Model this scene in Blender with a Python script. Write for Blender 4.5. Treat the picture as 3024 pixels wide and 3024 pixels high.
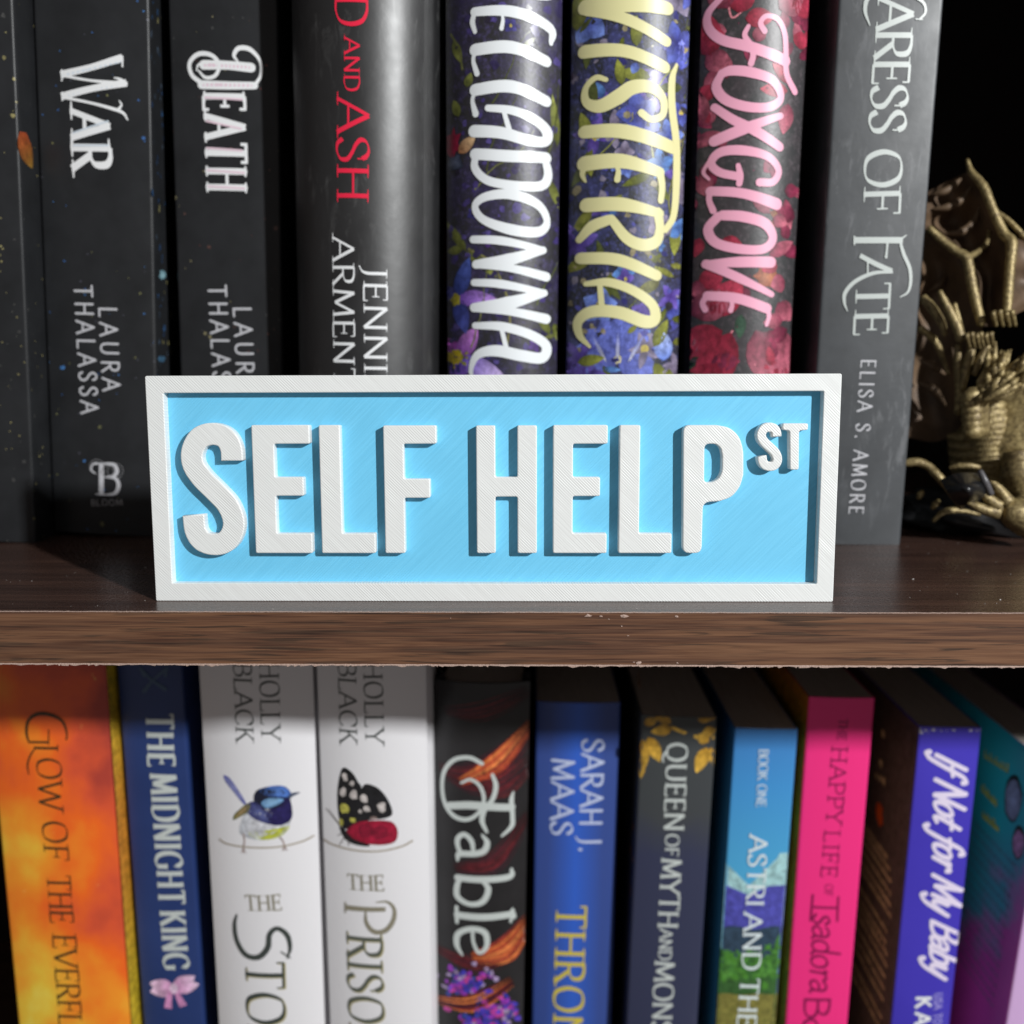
import bpy, bmesh, math, random
from math import sin, cos, pi, radians, sqrt, atan2
from mathutils import Vector, Matrix

for o in list(bpy.data.objects):
    bpy.data.objects.remove(o)
SC = bpy.context.scene
COL = SC.collection

# ------------------------------------------------------------------ camera
# The sign's lower front edge is the origin: x right, y into the bookcase, z up.  Millimetres in
# the measurements, metres in the scene.
MM = 0.001
FPX = 2700.0                                     # focal length in pixels of the 3024 px photograph
CAM = Vector((8.9636, -208.79, 58.294))
PITCH, ROLL, YAW = radians(10), -0.003859, -0.01988
_F = Vector((sin(YAW) * cos(PITCH), cos(YAW) * cos(PITCH), -sin(PITCH)))
_R = Vector((cos(YAW), -sin(YAW), 0))
_U = _R.cross(_F)
R2 = _R * cos(ROLL) + _U * sin(ROLL)
U2 = _U * cos(ROLL) - _R * sin(ROLL)
cd = bpy.data.cameras.new('camera')
cam = bpy.data.objects.new('camera', cd)
COL.objects.link(cam)
cam.matrix_world = Matrix(((R2.x, U2.x, -_F.x, CAM.x * MM), (R2.y, U2.y, -_F.y, CAM.y * MM),
                           (R2.z, U2.z, -_F.z, CAM.z * MM), (0, 0, 0, 1)))
cd.sensor_width = 36
cd.lens = FPX / 3024 * 36
cd.clip_start = 0.005
cd.clip_end = 20
cd.dof.use_dof = True
cd.dof.focus_distance = 0.2155
cd.dof.aperture_fstop = 9.8
SC.camera = cam

# ------------------------------------------------------------------ light
world = bpy.data.worlds.new('World')
SC.world = world
world.use_nodes = True
bg = world.node_tree.nodes['Background']
bg.inputs[0].default_value = (1.0, 0.92, 0.88, 1)
bg.inputs[1].default_value = 0.17
LD = Vector((0.95, -1.0, 0.58)).normalized()     # towards the lamp: right, in front, above
ld = bpy.data.lights.new('window_light', 'AREA')
ld.shape = 'RECTANGLE'
ld.size, ld.size_y = 0.035, 0.075
ld.energy = 22.5
ld.color = (0.985, 1.0, 1.0)
lo = bpy.data.objects.new('window_light', ld)
COL.objects.link(lo)
lo.location = Vector((0.0, 0.02, 0.02)) + LD * 1.35
lo.rotation_euler = LD.to_track_quat('Z', 'Y').to_euler()
SC.view_settings.view_transform = 'Standard'
SC.view_settings.look = 'None'
SC.view_settings.exposure = 0
SC.view_settings.gamma = 1
SC.render.engine = 'CYCLES'

# ------------------------------------------------------------------ pixel measurement -> point
Z1 = (0, 0, 1.68); Z2 = (780, 0, 1.68); Z3 = (1600, 0, 1.68); Z4 = (2300, 0, 1.68)
Z5 = (0, 1940, 1.783); Z6 = (550, 1940, 1.783); Z7 = (1230, 1940, 1.782); Z8 = (2080, 1940, 1.782)
ZA = (400, 1060, 1.756); ZB = (1500, 1060, 1.756); ZD = (2650, 400, 3.22); ZE = (2650, 1000, 3.116)
Z0 = (0, 0, 1.0)


def zp(z, x, y):
    return (z[0] + x / z[2], z[1] + y / z[2])


def ray(px, py):
    return _F + R2 * ((px - 1512) / FPX) - U2 * ((py - 1512) / FPX)


def on_plane(px, py, p0, n):
    d = ray(px, py)
    t = (p0 - CAM).dot(n) / d.dot(n)
    return CAM + d * t


def at_y(px, py, y):
    return on_plane(px, py, Vector((0, y, 0)), Vector((0, 1, 0)))


# ------------------------------------------------------------------ materials
def mat(name, col, rough=0.5, metal=0.0, spec=0.5, coat=0.0, bump=None, build=None, sheen=0):
    m = bpy.data.materials.new(name)
    m.use_nodes = True
    nt = m.node_tree
    b = nt.nodes['Principled BSDF']
    if len(col) == 3:
        col = (*col, 1)
    b.inputs['Base Color'].default_value = col
    b.inputs['Roughness'].default_value = rough
    b.inputs['Metallic'].default_value = metal
    b.inputs['Specular IOR Level'].default_value = spec
    b.inputs['Coat Weight'].default_value = coat
    b.inputs['Coat Roughness'].default_value = 0.25
    if build:
        build(nt, b)
    if bump:
        sc, st, det = bump
        n = nt.nodes.new('ShaderNodeTexNoise'); n.inputs['Scale'].default_value = sc
        n.inputs['Detail'].default_value = det
        tc = nt.nodes.new('ShaderNodeTexCoord'); nt.links.new(tc.outputs['Object'], n.inputs['Vector'])
        bp = nt.nodes.new('ShaderNodeBump'); bp.inputs['Strength'].default_value = st
        bp.inputs['Distance'].default_value = 0.0003
        nt.links.new(n.outputs['Fac'], bp.inputs['Height']); nt.links.new(bp.outputs[0], b.inputs['Normal'])
    return m


def N(nt, t, **kw):
    n = nt.nodes.new(t)
    for k, v in kw.items():
        setattr(n, k, v)
    return n


def coords(nt, scale=(1, 1, 1), rot=(0, 0, 0), loc=(0, 0, 0)):
    tc = N(nt, 'ShaderNodeTexCoord')
    mp = N(nt, 'ShaderNodeMapping')
    mp.inputs['Scale'].default_value = scale
    mp.inputs['Rotation'].default_value = rot
    mp.inputs['Location'].default_value = loc
    nt.links.new(tc.outputs['Object'], mp.inputs['Vector'])
    return mp.outputs[0]


def noise(nt, vec, scale, detail=4, rough=0.5, dist=0.0):
    n = N(nt, 'ShaderNodeTexNoise')
    n.inputs['Scale'].default_value = scale
    n.inputs['Detail'].default_value = detail
    n.inputs['Roughness'].default_value = rough
    n.inputs['Distortion'].default_value = dist
    nt.links.new(vec, n.inputs['Vector'])
    return n.outputs['Fac']


def ramp(nt, fac, stops, interp='LINEAR'):
    r = N(nt, 'ShaderNodeValToRGB')
    r.color_ramp.interpolation = interp
    el = r.color_ramp.elements
    while len(el) < len(stops):
        el.new(0.5)
    for e, (p, c) in zip(el, stops):
        e.position = p
        e.color = (*c, 1) if len(c) == 3 else c
    nt.links.new(fac, r.inputs[0])
    return r.outputs[0]


def mix(nt, fac, a, b, mode='MIX'):
    m = N(nt, 'ShaderNodeMix', data_type='RGBA', blend_type=mode)
    for sock, v in ((m.inputs[0], fac), (m.inputs[6], a), (m.inputs[7], b)):
        if hasattr(v, 'links') or isinstance(v, bpy.types.NodeSocket):
            nt.links.new(v, sock)
        elif isinstance(v, (int, float)):
            sock.default_value = v
        else:
            sock.default_value = (*v, 1) if len(v) == 3 else v
    return m.outputs[2]


def math_(nt, op, a, b=None):
    m = N(nt, 'ShaderNodeMath', operation=op)
    for i, v in enumerate((a, b)):
        if v is None:
            continue
        if isinstance(v, bpy.types.NodeSocket):
            nt.links.new(v, m.inputs[i])
        else:
            m.inputs[i].default_value = v
    return m.outputs[0]


def sepz(nt, axis='Z'):
    tc = N(nt, 'ShaderNodeTexCoord')
    s = N(nt, 'ShaderNodeSeparateXYZ')
    nt.links.new(tc.outputs['Object'], s.inputs[0])
    return s.outputs[axis]


def printed_plastic(name, col, sgn, rough, strength, col2=None):
    """3-D printed plastic: rows of extruded filament running at 45 degrees."""
    def build(nt, b):
        v = coords(nt, rot=(0, radians(45) * sgn, 0))
        w = N(nt, 'ShaderNodeTexWave', wave_type='BANDS', bands_direction='X')
        w.inputs['Scale'].default_value = 640
        w.inputs['Distortion'].default_value = 1.2
        w.inputs['Detail'].default_value = 1
        w.inputs['Detail Scale'].default_value = 0.12
        nt.links.new(v, w.inputs['Vector'])
        tc = N(nt, 'ShaderNodeTexCoord')
        n1 = noise(nt, tc.outputs['Object'], 90, 3)
        msk = ramp(nt, n1, [(0.36, (0.15,) * 3), (0.62, (1,) * 3)])
        # long streaks along the rows, where single passes sit higher
        mp = N(nt, 'ShaderNodeMapping'); mp.inputs['Scale'].default_value = (2300, 60, 75)
        nt.links.new(v, mp.inputs['Vector'])
        st = noise(nt, mp.outputs[0], 1.0, 2)
        h = math_(nt, 'MULTIPLY', w.outputs['Fac'], msk)
        h = math_(nt, 'ADD', h, math_(nt, 'MULTIPLY', st, 0.9))
        g = noise(nt, tc.outputs['Object'], 4200, 2)
        h = math_(nt, 'ADD', h, math_(nt, 'MULTIPLY', g, 0.35))
        bp = N(nt, 'ShaderNodeBump')
        bp.inputs['Strength'].default_value = strength
        bp.inputs['Distance'].default_value = 0.00010
        nt.links.new(h, bp.inputs['Height'])
        nt.links.new(bp.outputs[0], b.inputs['Normal'])
        c = mix(nt, ramp(nt, st, [(0.35, (0,) * 3), (0.7, (1,) * 3)]), col, col2 or col)
        nt.links.new(c, b.inputs['Base Color'])
    return mat(name, col, rough, spec=0.45, build=build)


M_WHITE = printed_plastic('white_printed_plastic', (0.74, 0.755, 0.745), 1, 0.38, 0.42, (0.80, 0.82, 0.81))
M_BLUE = printed_plastic('blue_printed_plastic', (0.155, 0.55, 0.82), -1, 0.5, 0.26, (0.18, 0.60, 0.88))


def laminate(nt, b):
    v = coords(nt, scale=(14, 200, 200))
    n = noise(nt, v, 1.0, 6, 0.6, 0.6)
    v2 = coords(nt, scale=(22, 1300, 1300))
    n2 = noise(nt, v2, 1.0, 4, 0.6)
    c = ramp(nt, n, [(0.30, (0.02, 0.009, 0.007)), (0.5, (0.048, 0.024, 0.018)), (0.70, (0.11, 0.055, 0.038))])
    c = mix(nt, 0.5, c, ramp(nt, n2, [(0.3, (0.010, 0.005, 0.005)), (0.66, (0.11, 0.062, 0.048))]))
    nt.links.new(c, b.inputs['Base Color'])
    bp = N(nt, 'ShaderNodeBump'); bp.inputs['Strength'].default_value = 0.22
    bp.inputs['Distance'].default_value = 0.0001
    nt.links.new(n2, bp.inputs['Height']); nt.links.new(bp.outputs[0], b.inputs['Normal'])
    sp = noise(nt, coords(nt), 1200, 2)
    nt.links.new(ramp(nt, sp, [(0.3, (0.24,) * 3), (0.8, (0.36,) * 3)]), b.inputs['Roughness'])


M_SHELF = mat('espresso_laminate', (0.03, 0.018, 0.015), 0.3, spec=0.5, build=laminate)


def banding(nt, b):
    v = coords(nt, scale=(13, 420, 480))
    n = noise(nt, v, 1.0, 7, 0.60, 0.9)
    base = ramp(nt, n, [(0.34, (0.034, 0.013, 0.010)), (0.45, (0.080, 0.031, 0.019)), (0.53, (0.135, 0.058, 0.030)),
                        (0.64, (0.19, 0.088, 0.045))])
    v2 = coords(nt, scale=(48, 900, 1000), loc=(3, 1, 7))
    d = noise(nt, v2, 1.0, 4, 0.5, 0.7)
    v3 = coords(nt, scale=(16, 200, 180), loc=(9, 1, 2))
    d3 = noise(nt, v3, 1.0, 2)
    dk = math_(nt, 'MULTIPLY', ramp(nt, d, [(0.54, (0,) * 3), (0.62, (1,) * 3)]), ramp(nt, d3, [(0.36, (0.15,) * 3), (0.48, (0.95,) * 3)]))
    c = mix(nt, dk, base, (0.022, 0.012, 0.010))
    v4 = coords(nt, scale=(60, 3000, 2600))
    f = noise(nt, v4, 1.0, 2)
    c = mix(nt, 0.36, c, ramp(nt, f, [(0.3, (0.04, 0.02, 0.012)), (0.7, (0.23, 0.13, 0.075))]))
    nt.links.new(c, b.inputs['Base Color'])
    bp = N(nt, 'ShaderNodeBump'); bp.inputs['Strength'].default_value = 0.4
    bp.inputs['Distance'].default_value = 0.00008
    nt.links.new(f, bp.inputs['Height']); nt.links.new(bp.outputs[0], b.inputs['Normal'])


M_BAND = mat('walnut_edge_banding', (0.12, 0.06, 0.03), 0.42, spec=0.4, build=banding)
M_CHIP = mat('chipped_laminate_core', (0.42, 0.30, 0.25), 0.8, bump=(2500, 0.6, 3))
M_BACK = mat('dark_back_panel', (0.010, 0.007, 0.007), 0.8, spec=.2)


def pages(nt, b):
    v = coords(nt, scale=(9000, 60, 60))
    n = noise(nt, v, 1.0, 2)
    nt.links.new(ramp(nt, n, [(0.3, (0.55, 0.49, 0.42)), (0.65, (0.78, 0.72, 0.64))]), b.inputs['Base Color'])
    bp = N(nt, 'ShaderNodeBump'); bp.inputs['Strength'].default_value = 0.5
    bp.inputs['Distance'].default_value = 0.0002
    nt.links.new(n, bp.inputs['Height']); nt.links.new(bp.outputs[0], b.inputs['Normal'])


M_PAGES = mat('paper_pages', (0.55, 0.5, 0.43), 0.85, spec=0.2, build=pages)


def attr_mat(name, rough=0.4, spec=0.5):
    def build(nt, b):
        a = N(nt, 'ShaderNodeVertexColor', layer_name='Col')
        # the mottled wash of a painted illustration
        m1 = ramp(nt, noise(nt, coords(nt), 420, 4, .6), [(0.30, (0.55,) * 3), (0.5, (0.95,) * 3), (0.72, (1.35,) * 3)])
        m2 = ramp(nt, noise(nt, coords(nt), 1500, 3, .6), [(0.30, (0.72,) * 3), (0.7, (1.2,) * 3)])
        c = mix(nt, 1.0, a.outputs[0], m1, 'MULTIPLY')
        c = mix(nt, 1.0, c, m2, 'MULTIPLY')
        nt.links.new(c, b.inputs['Base Color'])
    return mat(name, (1, 1, 1), rough, spec=spec, build=build)


M_ART = attr_mat('printed_ink', 0.42)
M_ARTG = attr_mat('printed_ink_glossy', 0.34)


# ------------------------------------------------------------------ object helpers
def link(name, me, m=None, parent=None, **props):
    o = bpy.data.objects.new(name, me)
    COL.objects.link(o)
    if m is not None and me is not None:
        me.materials.append(m)
    if parent is not None:
        o.parent = parent
    for k, v in props.items():
        o[k] = v
    return o


def mesh(name, verts, faces, smooth=False, cols=None):
    me = bpy.data.meshes.new(name)
    me.from_pydata([tuple(v) for v in verts], [], faces)
    if cols is not None:
        ca = me.color_attributes.new('Col', 'FLOAT_COLOR', 'POINT')
        flat = []
        for c in cols:
            flat += [c[0], c[1], c[2], 1]
        ca.data.foreach_set('color', flat)
    if smooth:
        me.shade_smooth()
    me.update()
    return me


def box_mesh(name, x0, x1, y0, y1, z0, z1, bevel=0.0, seg=2):
    bm = bmesh.new()
    bmesh.ops.create_cube(bm, size=1)
    for v in bm.verts:
        v.co = Vector((x0 if v.co.x < 0 else x1, y0 if v.co.y < 0 else y1, z0 if v.co.z < 0 else z1)) * MM
    if bevel:
        bmesh.ops.bevel(bm, geom=bm.edges[:], offset=bevel * MM, segments=seg, affect='EDGES')
    me = bpy.data.meshes.new(name)
    bm.to_mesh(me)
    bm.free()
    return me


def catmull(pts, n=8):
    if len(pts) < 3:
        a, b = Vector(pts[0]), Vector(pts[-1])
        return [a.lerp(b, k / (2 * n)) for k in range(2 * n + 1)]
    P = [Vector(p) for p in pts]
    closed = (P[0] - P[-1]).length < 1e-6
    out = []
    for i in range(len(P) - 1):
        p1, p2 = P[i], P[i + 1]
        p0 = P[i - 1] if i > 0 else (P[-2] if closed else p1 * 2 - p2)
        p3 = P[i + 2] if i + 2 < len(P) else (P[1] if closed else p2 * 2 - p1)
        for k in range(n):
            t = k / n
            out.append(0.5 * ((2 * p1) + (-p0 + p2) * t + (2 * p0 - 5 * p1 + 4 * p2 - p3) * t * t + (-p0 + 3 * p1 - 3 * p2 + p3) * t ** 3))
    out.append(P[-1])
    return out


def tube_mesh(name, pts, rad, seg=10, smooth=4, rough=0.0, rng=None):
    P = catmull(pts, smooth) if smooth > 1 else [Vector(p) for p in pts]
    n = len(P)
    if callable(rad):
        R = [rad(i / (n - 1)) for i in range(n)]
    else:
        m = len(rad)
        R = []
        for i in range(n):
            f = i / (n - 1) * (m - 1); k = min(int(f), m - 2)
            R.append(rad[k] * (1 - f + k) + rad[k + 1] * (f - k))
    vs, fs = [], []
    up = Vector((0, -1, 0.2))
    for i, p in enumerate(P):
        t = (P[min(i + 1, n - 1)] - P[max(i - 1, 0)]).normalized()
        a = t.cross(up)
        if a.length < 1e-3:
            a = t.cross(Vector((1, 0, 0)))
        a.normalize(); b = t.cross(a)
        for k in range(seg):
            r = R[i] * (1 + (rng.uniform(-rough, rough) if rng else 0))
            vs.append((p + (a * cos(2 * pi * k / seg) + b * sin(2 * pi * k / seg)) * r) * MM)
    for i in range(n - 1):
        for k in range(seg):
            k2 = (k + 1) % seg
            fs.append((i * seg + k, i * seg + k2, (i + 1) * seg + k2, (i + 1) * seg + k))
    vs.append((P[0] + (P[0] - P[1]).normalized() * R[0] * 0.5) * MM); c0 = len(vs) - 1
    vs.append((P[-1] + (P[-1] - P[-2]).normalized() * R[-1] * 0.5) * MM); c1 = len(vs) - 1
    for k in range(seg):
        fs.append((c0, (k + 1) % seg, k))
        fs.append((c1, (n - 1) * seg + k, (n - 1) * seg + (k + 1) % seg))
    return mesh(name, vs, fs, True)


# ------------------------------------------------------------------ bookcase
case = link('bookcase', None, label='dark wood bookcase whose shelf carries the blue and white sign', category='bookcase')
SF, SB, ST = -9.0, 232.0, -12.67                 # shelf front, back and underside
link('shelf_board', box_mesh('shelf_board', -400, 278, SF + 0.5, SB, ST + 0.06, 0), M_SHELF, case)
link('shelf_board', box_mesh('lower_board', -400, 278, SF + 0.5, SB, -268, -254), M_SHELF, case)
link('top_board', box_mesh('top_board', -400, 278, SF, SB, 246, 260), M_SHELF, case)
link('side_panel', box_mesh('side_panel', -414, -400.1, SF, SB, -268, 260), M_SHELF, case)
link('side_panel', box_mesh('side_panel', 278.1, 292, SF, SB, -268, 260), M_SHELF, case)
link('back_panel', box_mesh('back_panel', -414, 292, SB + 0.1, SB + 4, -268, 260), M_BACK, case)
boards = [c for c in case.children if c.name.startswith('shelf_board')]
band = link('edge_banding', box_mesh('edge_banding', -400, 278, SF - 0.0, SF + 0.49, ST + 0.15, -0.15), M_BAND, boards[0])
link('edge_banding', box_mesh('edge_banding', -400, 278, SF, SF + 0.49, -268, -254.1), M_BAND, boards[1])


def ragged_edge(z, amp, thick, seed, down):
    """The pale ragged rim where the banding was trimmed against the board."""
    rng = random.Random(seed)
    vs, fs = [], []
    x = -200.0
    i = 0
    while x < 200:
        a = thick * (0.55 + 0.45 * rng.random()) + (amp * rng.random() ** 4)
        y = SF - 0.05 - rng.random() * 0.07
        zc = z + rng.uniform(-0.03, 0.03)
        o = -a if down else a * 0.35
        i0 = -thick * 0.25 if not down else thick * 0.55
        for (yy, zz) in ((y, zc + o), (y - 0.05, zc + (o + i0) / 2), (y, zc + i0), (SF + 0.6, zc + i0 * 0.4), (SF + 0.6, zc + o * 0.4)):
            vs.append(Vector((x, yy, zz)) * MM)
        if i:
            a0, b0 = (i - 1) * 5, i * 5
            for k in range(5):
                k2 = (k + 1) % 5
                fs.append((a0 + k, a0 + k2, b0 + k2, b0 + k))
        i += 1
        x += rng.choice([rng.uniform(0.1, .3), rng.uniform(0.4, 1.6)])
    return mesh('chipped_edge', vs, fs)


link('chipped_edge', ragged_edge(-0.02, 0.16, 0.26, 3, False), M_CHIP, band)
link('chipped_edge', ragged_edge(ST + 0.20, 0.42, 0.26, 5, True), M_CHIP, band)

# chips, specks and dust lying on the banding and on the board
def flake_mesh(pos, s, seed, flat):
    rng = random.Random(seed)
    n = 7
    vs = []
    for k in range(n):
        a = 2 * pi * k / n
        r = s * rng.uniform(0.45, 1.0)
        if flat:
            vs.append(Vector((pos[0] + cos(a) * r * 1.5, pos[1] + sin(a) * r, 0.05 + rng.random() * .05)) * MM)
        else:
            vs.append(Vector((pos[0] + cos(a) * r * 1.5, SF - 0.06 - rng.random() * .12, pos[2] + sin(a) * r * 0.7)) * MM)
    c = Vector((pos[0], (pos[1] if flat else SF - 0.22), (0.22 if flat else pos[2]))) * MM
    vs.append(c)
    return mesh('laminate_chip', vs, [(n, k, (k + 1) % n) for k in range(n)])


for k, (px, py, s) in enumerate(((1738, 1818, .75), (1775, 1819, .35), (1845, 1820, .85), (1998, 1820, .5), (1885, 1957, .7), (1872, 1955, .3),
                                 (1797, 1828, .2), (1835, 1849, .25), (1855, 1877, .2), (2000, 1957, .3), (1330, 1825, .15), (250, 1600, .0))):
    if s:
        p = at_y(px, py, SF)
        link('laminate_chip', flake_mesh(p, s, 40 + k, False), M_CHIP, band)
M_DUST = mat('dust_specks', (0.45, 0.42, 0.4), 0.9)
rng = random.Random(11)
vs, fs = [], []
for k in range(260):
    x, y = rng.uniform(-130, 140), rng.uniform(-8, 70)
    s = rng.uniform(0.04, 0.11) * (2.4 if rng.random() < 0.05 else 1)
    b0 = len(vs)
    for q in range(4):
        a = q * pi / 2 + rng.random()
        vs.append(Vector((x + cos(a) * s * 1.4, y + sin(a) * s, 0.02)) * MM)
    vs.append(Vector((x, y, 0.02 + s)) * MM)
    fs += [(b0 + q, b0 + (q + 1) % 4, b0 + 4) for q in range(4)]
link('dust', mesh('dust', vs, fs), M_DUST, case, kind='stuff')

# ------------------------------------------------------------------ sign
TILT = 0.0556
SH, SD, DEPTH = 53.0, 5.0, 2.45
sign = link('street_name_sign', None, category='sign',
            label='white framed blue plaque with raised white SELF HELP ST letters, standing on the shelf')
sign.rotation_euler = (-TILT, 0, 0)
Mi = sign.rotation_euler.to_matrix().inverted()
_n = sign.rotation_euler.to_matrix() @ Vector((0, 1, 0))


def on_sign(z, x, y):
    p = on_plane(*zp(z, x, y), Vector((0, 0, 0)), _n)
    q = Mi @ p
    return (q.x, q.z)


def round_poly(pts, r, seg=4):
    out = []
    n = len(pts)
    for i in range(n):
        p = Vector(pts[i]); a = Vector(pts[i - 1]) - p; b = Vector(pts[(i + 1) % n]) - p
        rr = min(r, a.length * 0.45, b.length * 0.45)
        if a.normalized().dot(b.normalized()) < -0.96:
            out.append(p); continue
        A = p + a.normalized() * rr; B = p + b.normalized() * rr
        for k in range(seg + 1):
            t = k / seg
            out.append(A * (1 - t) ** 2 + p * 2 * t * (1 - t) + B * t * t)
    return out


def extruded(name, loops, y0, y1, bevel):
    """Closed loops (x, z) filled and extruded between depths y0 (front) and y1, edges rounded."""
    cu = bpy.data.curves.new(name, 'CURVE')
    cu.dimensions = '2D'; cu.fill_mode = 'BOTH'
    for lp in loops:
        s = cu.splines.new('POLY')
        s.points.add(len(lp) - 1)
        for q, p in zip(s.points, lp):
            q.co = (p[0], p[1], 0, 1)
        s.use_cyclic_u = True
    cu.extrude = (y1 - y0) / 2 - bevel
    cu.bevel_depth = bevel
    cu.bevel_resolution = 2
    cu.offset = -bevel
    o = bpy.data.objects.new('tmp', cu)
    COL.objects.link(o)
    dg = bpy.context.evaluated_depsgraph_get()
    me = bpy.data.meshes.new_from_object(o.evaluated_get(dg))
    bpy.data.objects.remove(o)
    for v in me.vertices:
        x, z, d = v.co
        v.co = Vector((x, (y0 + y1) / 2 - d, z)) * MM
    me.flip_normals()
    me.name = name
    return me


fi = [on_sign(ZA, 149, 172), on_sign(ZA, 186, 1164), on_sign(ZB, 1606, 1166), on_sign(ZB, 1633, 171)]
x0i = (fi[0][0] + fi[1][0]) / 2; x1i = (fi[2][0] + fi[3][0]) / 2
z1i = (fi[0][1] + fi[3][1]) / 2; z0i = (fi[1][1] + fi[2][1]) / 2
outer = round_poly([(-80, 0), (80, 0), (80, SH), (-80, SH)], 0.5)
inner = round_poly([(x0i, z0i), (x0i, z1i), (x1i, z1i), (x1i, z0i)], 0.35)
fm = extruded('frame', [outer, inner], 0, SD, 0.22)
for v in fm.vertices:                              # the foot is cut level so that it stands flat
    if v.co.z < 0.002:
        v.co.z += v.co.y * math.tan(TILT)
link('frame', fm, M_WHITE, sign)
link('panel', box_mesh('panel', x0i - 0.6, x1i + 0.6, DEPTH, SD - 0.3, z0i - 0.6, z1i + 0.6), M_BLUE, sign)


def letter(ch, loops, bevel=0.28, r=0.45, front=0.05):
    loops = [round_poly(lp, r) for lp in loops]
    me = extruded('letter', loops, front, DEPTH + 0.3, bevel)
    return link('letter', me, M_WHITE, sign, label='raised white letter ' + ch)


def rect_letter(ch, z, xl0, xl1, yt, yb, xr, arms, stem):
    """A letter of one stem and arms: corners measured in the photograph, set upright on the plaque."""
    a = on_sign(z, xl0, yt); b = on_sign(z, xl1, yb)
    x0 = (a[0] + b[0]) / 2
    ztop, zbot = a[1], b[1]
    s = on_sign(z, xl0 + stem, yt)[0] - a[0]
    pts = [(x0, zbot), (x0, ztop)]
    if abs(arms[0][0] - yt) > 6:
        pts.append((x0 + s, ztop))
    for (y0, y1, x) in arms:
        xx = on_sign(z, x, (y0 + y1) / 2)[0]
        za, zb = on_sign(z, x, y0)[1], on_sign(z, x, y1)[1]
        if abs(y0 - yt) > 6:
            pts.append((x0 + s, za))
        else:
            za = ztop
        if abs(y1 - yb) < 6:
            zb = zbot
        pts += [(xx, za), (xx, zb)]
        if abs(y1 - yb) >= 6:
            pts.append((x0 + s, zb))
    if abs(arms[-1][1] - yb) >= 6:
        pts.append((x0 + s, zbot))
    return letter(ch, [pts])


def stroke_outline(c, w):
    P = catmull(c, 7)
    L, R = [], []
    for i, p in enumerate(P):
        t = (P[min(i + 1, len(P) - 1)] - P[max(i - 1, 0)]).normalized()
        nn = Vector((-t.y, t.x))
        L.append(p + nn * w / 2); R.append(p - nn * w / 2)
    return L + R[::-1]


S_C = [(499, 528), (493, 462), (460, 408), (395, 389), (328, 412), (292, 480), (298, 552), (345, 622), (413, 690), (476, 760), (507, 840),
       (498, 905), (462, 950), (405, 963), (345, 945), (309, 892), (298, 810)]
S_W = 8.7 * 0.575 * 1.0


def s_letter(z, f, w):
    c = [on_sign(z, *f(p)) for p in S_C]
    lp = stroke_outline(c, w)
    me = extruded('letter', [lp], 0.05, DEPTH + 0.3, min(0.28, w * 0.12))
    return link('letter', me, M_WHITE, sign, label='raised white letter S' if w > 3 else 'small raised white letter S')


s_letter(ZA, lambda p: p, 5.15)
E_ARMS = ((343, 440, 902), (613, 710, 872), (905, 1008, 917))
rect_letter('E', ZA, 600, 621, 343, 1008, 0, E_ARMS, 116)
rect_letter('L', ZA, 950, 965, 343, 1008, 0, ((905, 1008, 1245),), 111)
rect_letter('F', ZA, 1283, 1295, 345, 1008, 0, ((345, 440, 1560), (622, 721, 1528)), 106)
# H: two stems and a bar
ha = on_sign(ZA, 1765, 345); hb = on_sign(ZA, 1868, 1008); hc = on_sign(ZB, 48, 345); hd = on_sign(ZB, 150, 1008)
bt, bb = on_sign(ZA, 1866, 613)[1], on_sign(ZA, 1866, 715)[1]
letter('H', [[(ha[0], hb[1]), (ha[0], ha[1]), (hb[0], ha[1]), (hb[0], bt), (hc[0], bt), (hc[0], ha[1]), (hd[0], ha[1]), (hd[0], hb[1]),
              (hc[0], hb[1]), (hc[0], bb), (hb[0], bb), (hb[0], hb[1])]])
rect_letter('E', ZB, 233, 234, 343, 1008, 0, ((343, 440, 518), (613, 712, 478), (905, 1008, 512)), 104)
rect_letter('L', ZB, 578, 574, 343, 1008, 0, ((905, 1008, 849),), 108)
po = [(906, 1008), (909, 343), (1085, 343), (1150, 355), (1200, 400), (1222, 470), (1222, 600), (1205, 665), (1160, 718), (1100, 738), (1012, 744), (1005, 1008)]
pc = [(1018, 642), (1060, 640), (1092, 622), (1111, 585), (1112, 500), (1103, 460), (1080, 441), (1020, 440)]
letter('P', [[on_sign(ZB, *p) for p in po], [on_sign(ZB, *p) for p in pc]], r=1.6)
s_letter(ZB, lambda p: (1293 + (p[0] - 232) * 0.385, 335 + (p[1] - 335) * 0.355), 2.15)
tt = [(1425, 334), (1558, 334), (1557, 369), (1511, 371), (1509, 575), (1463, 575), (1462, 371), (1425, 369)]
letter('T', [[on_sign(ZB, *p) for p in tt]], bevel=0.22, r=0.5)['label'] = 'small raised white letter T'


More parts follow.
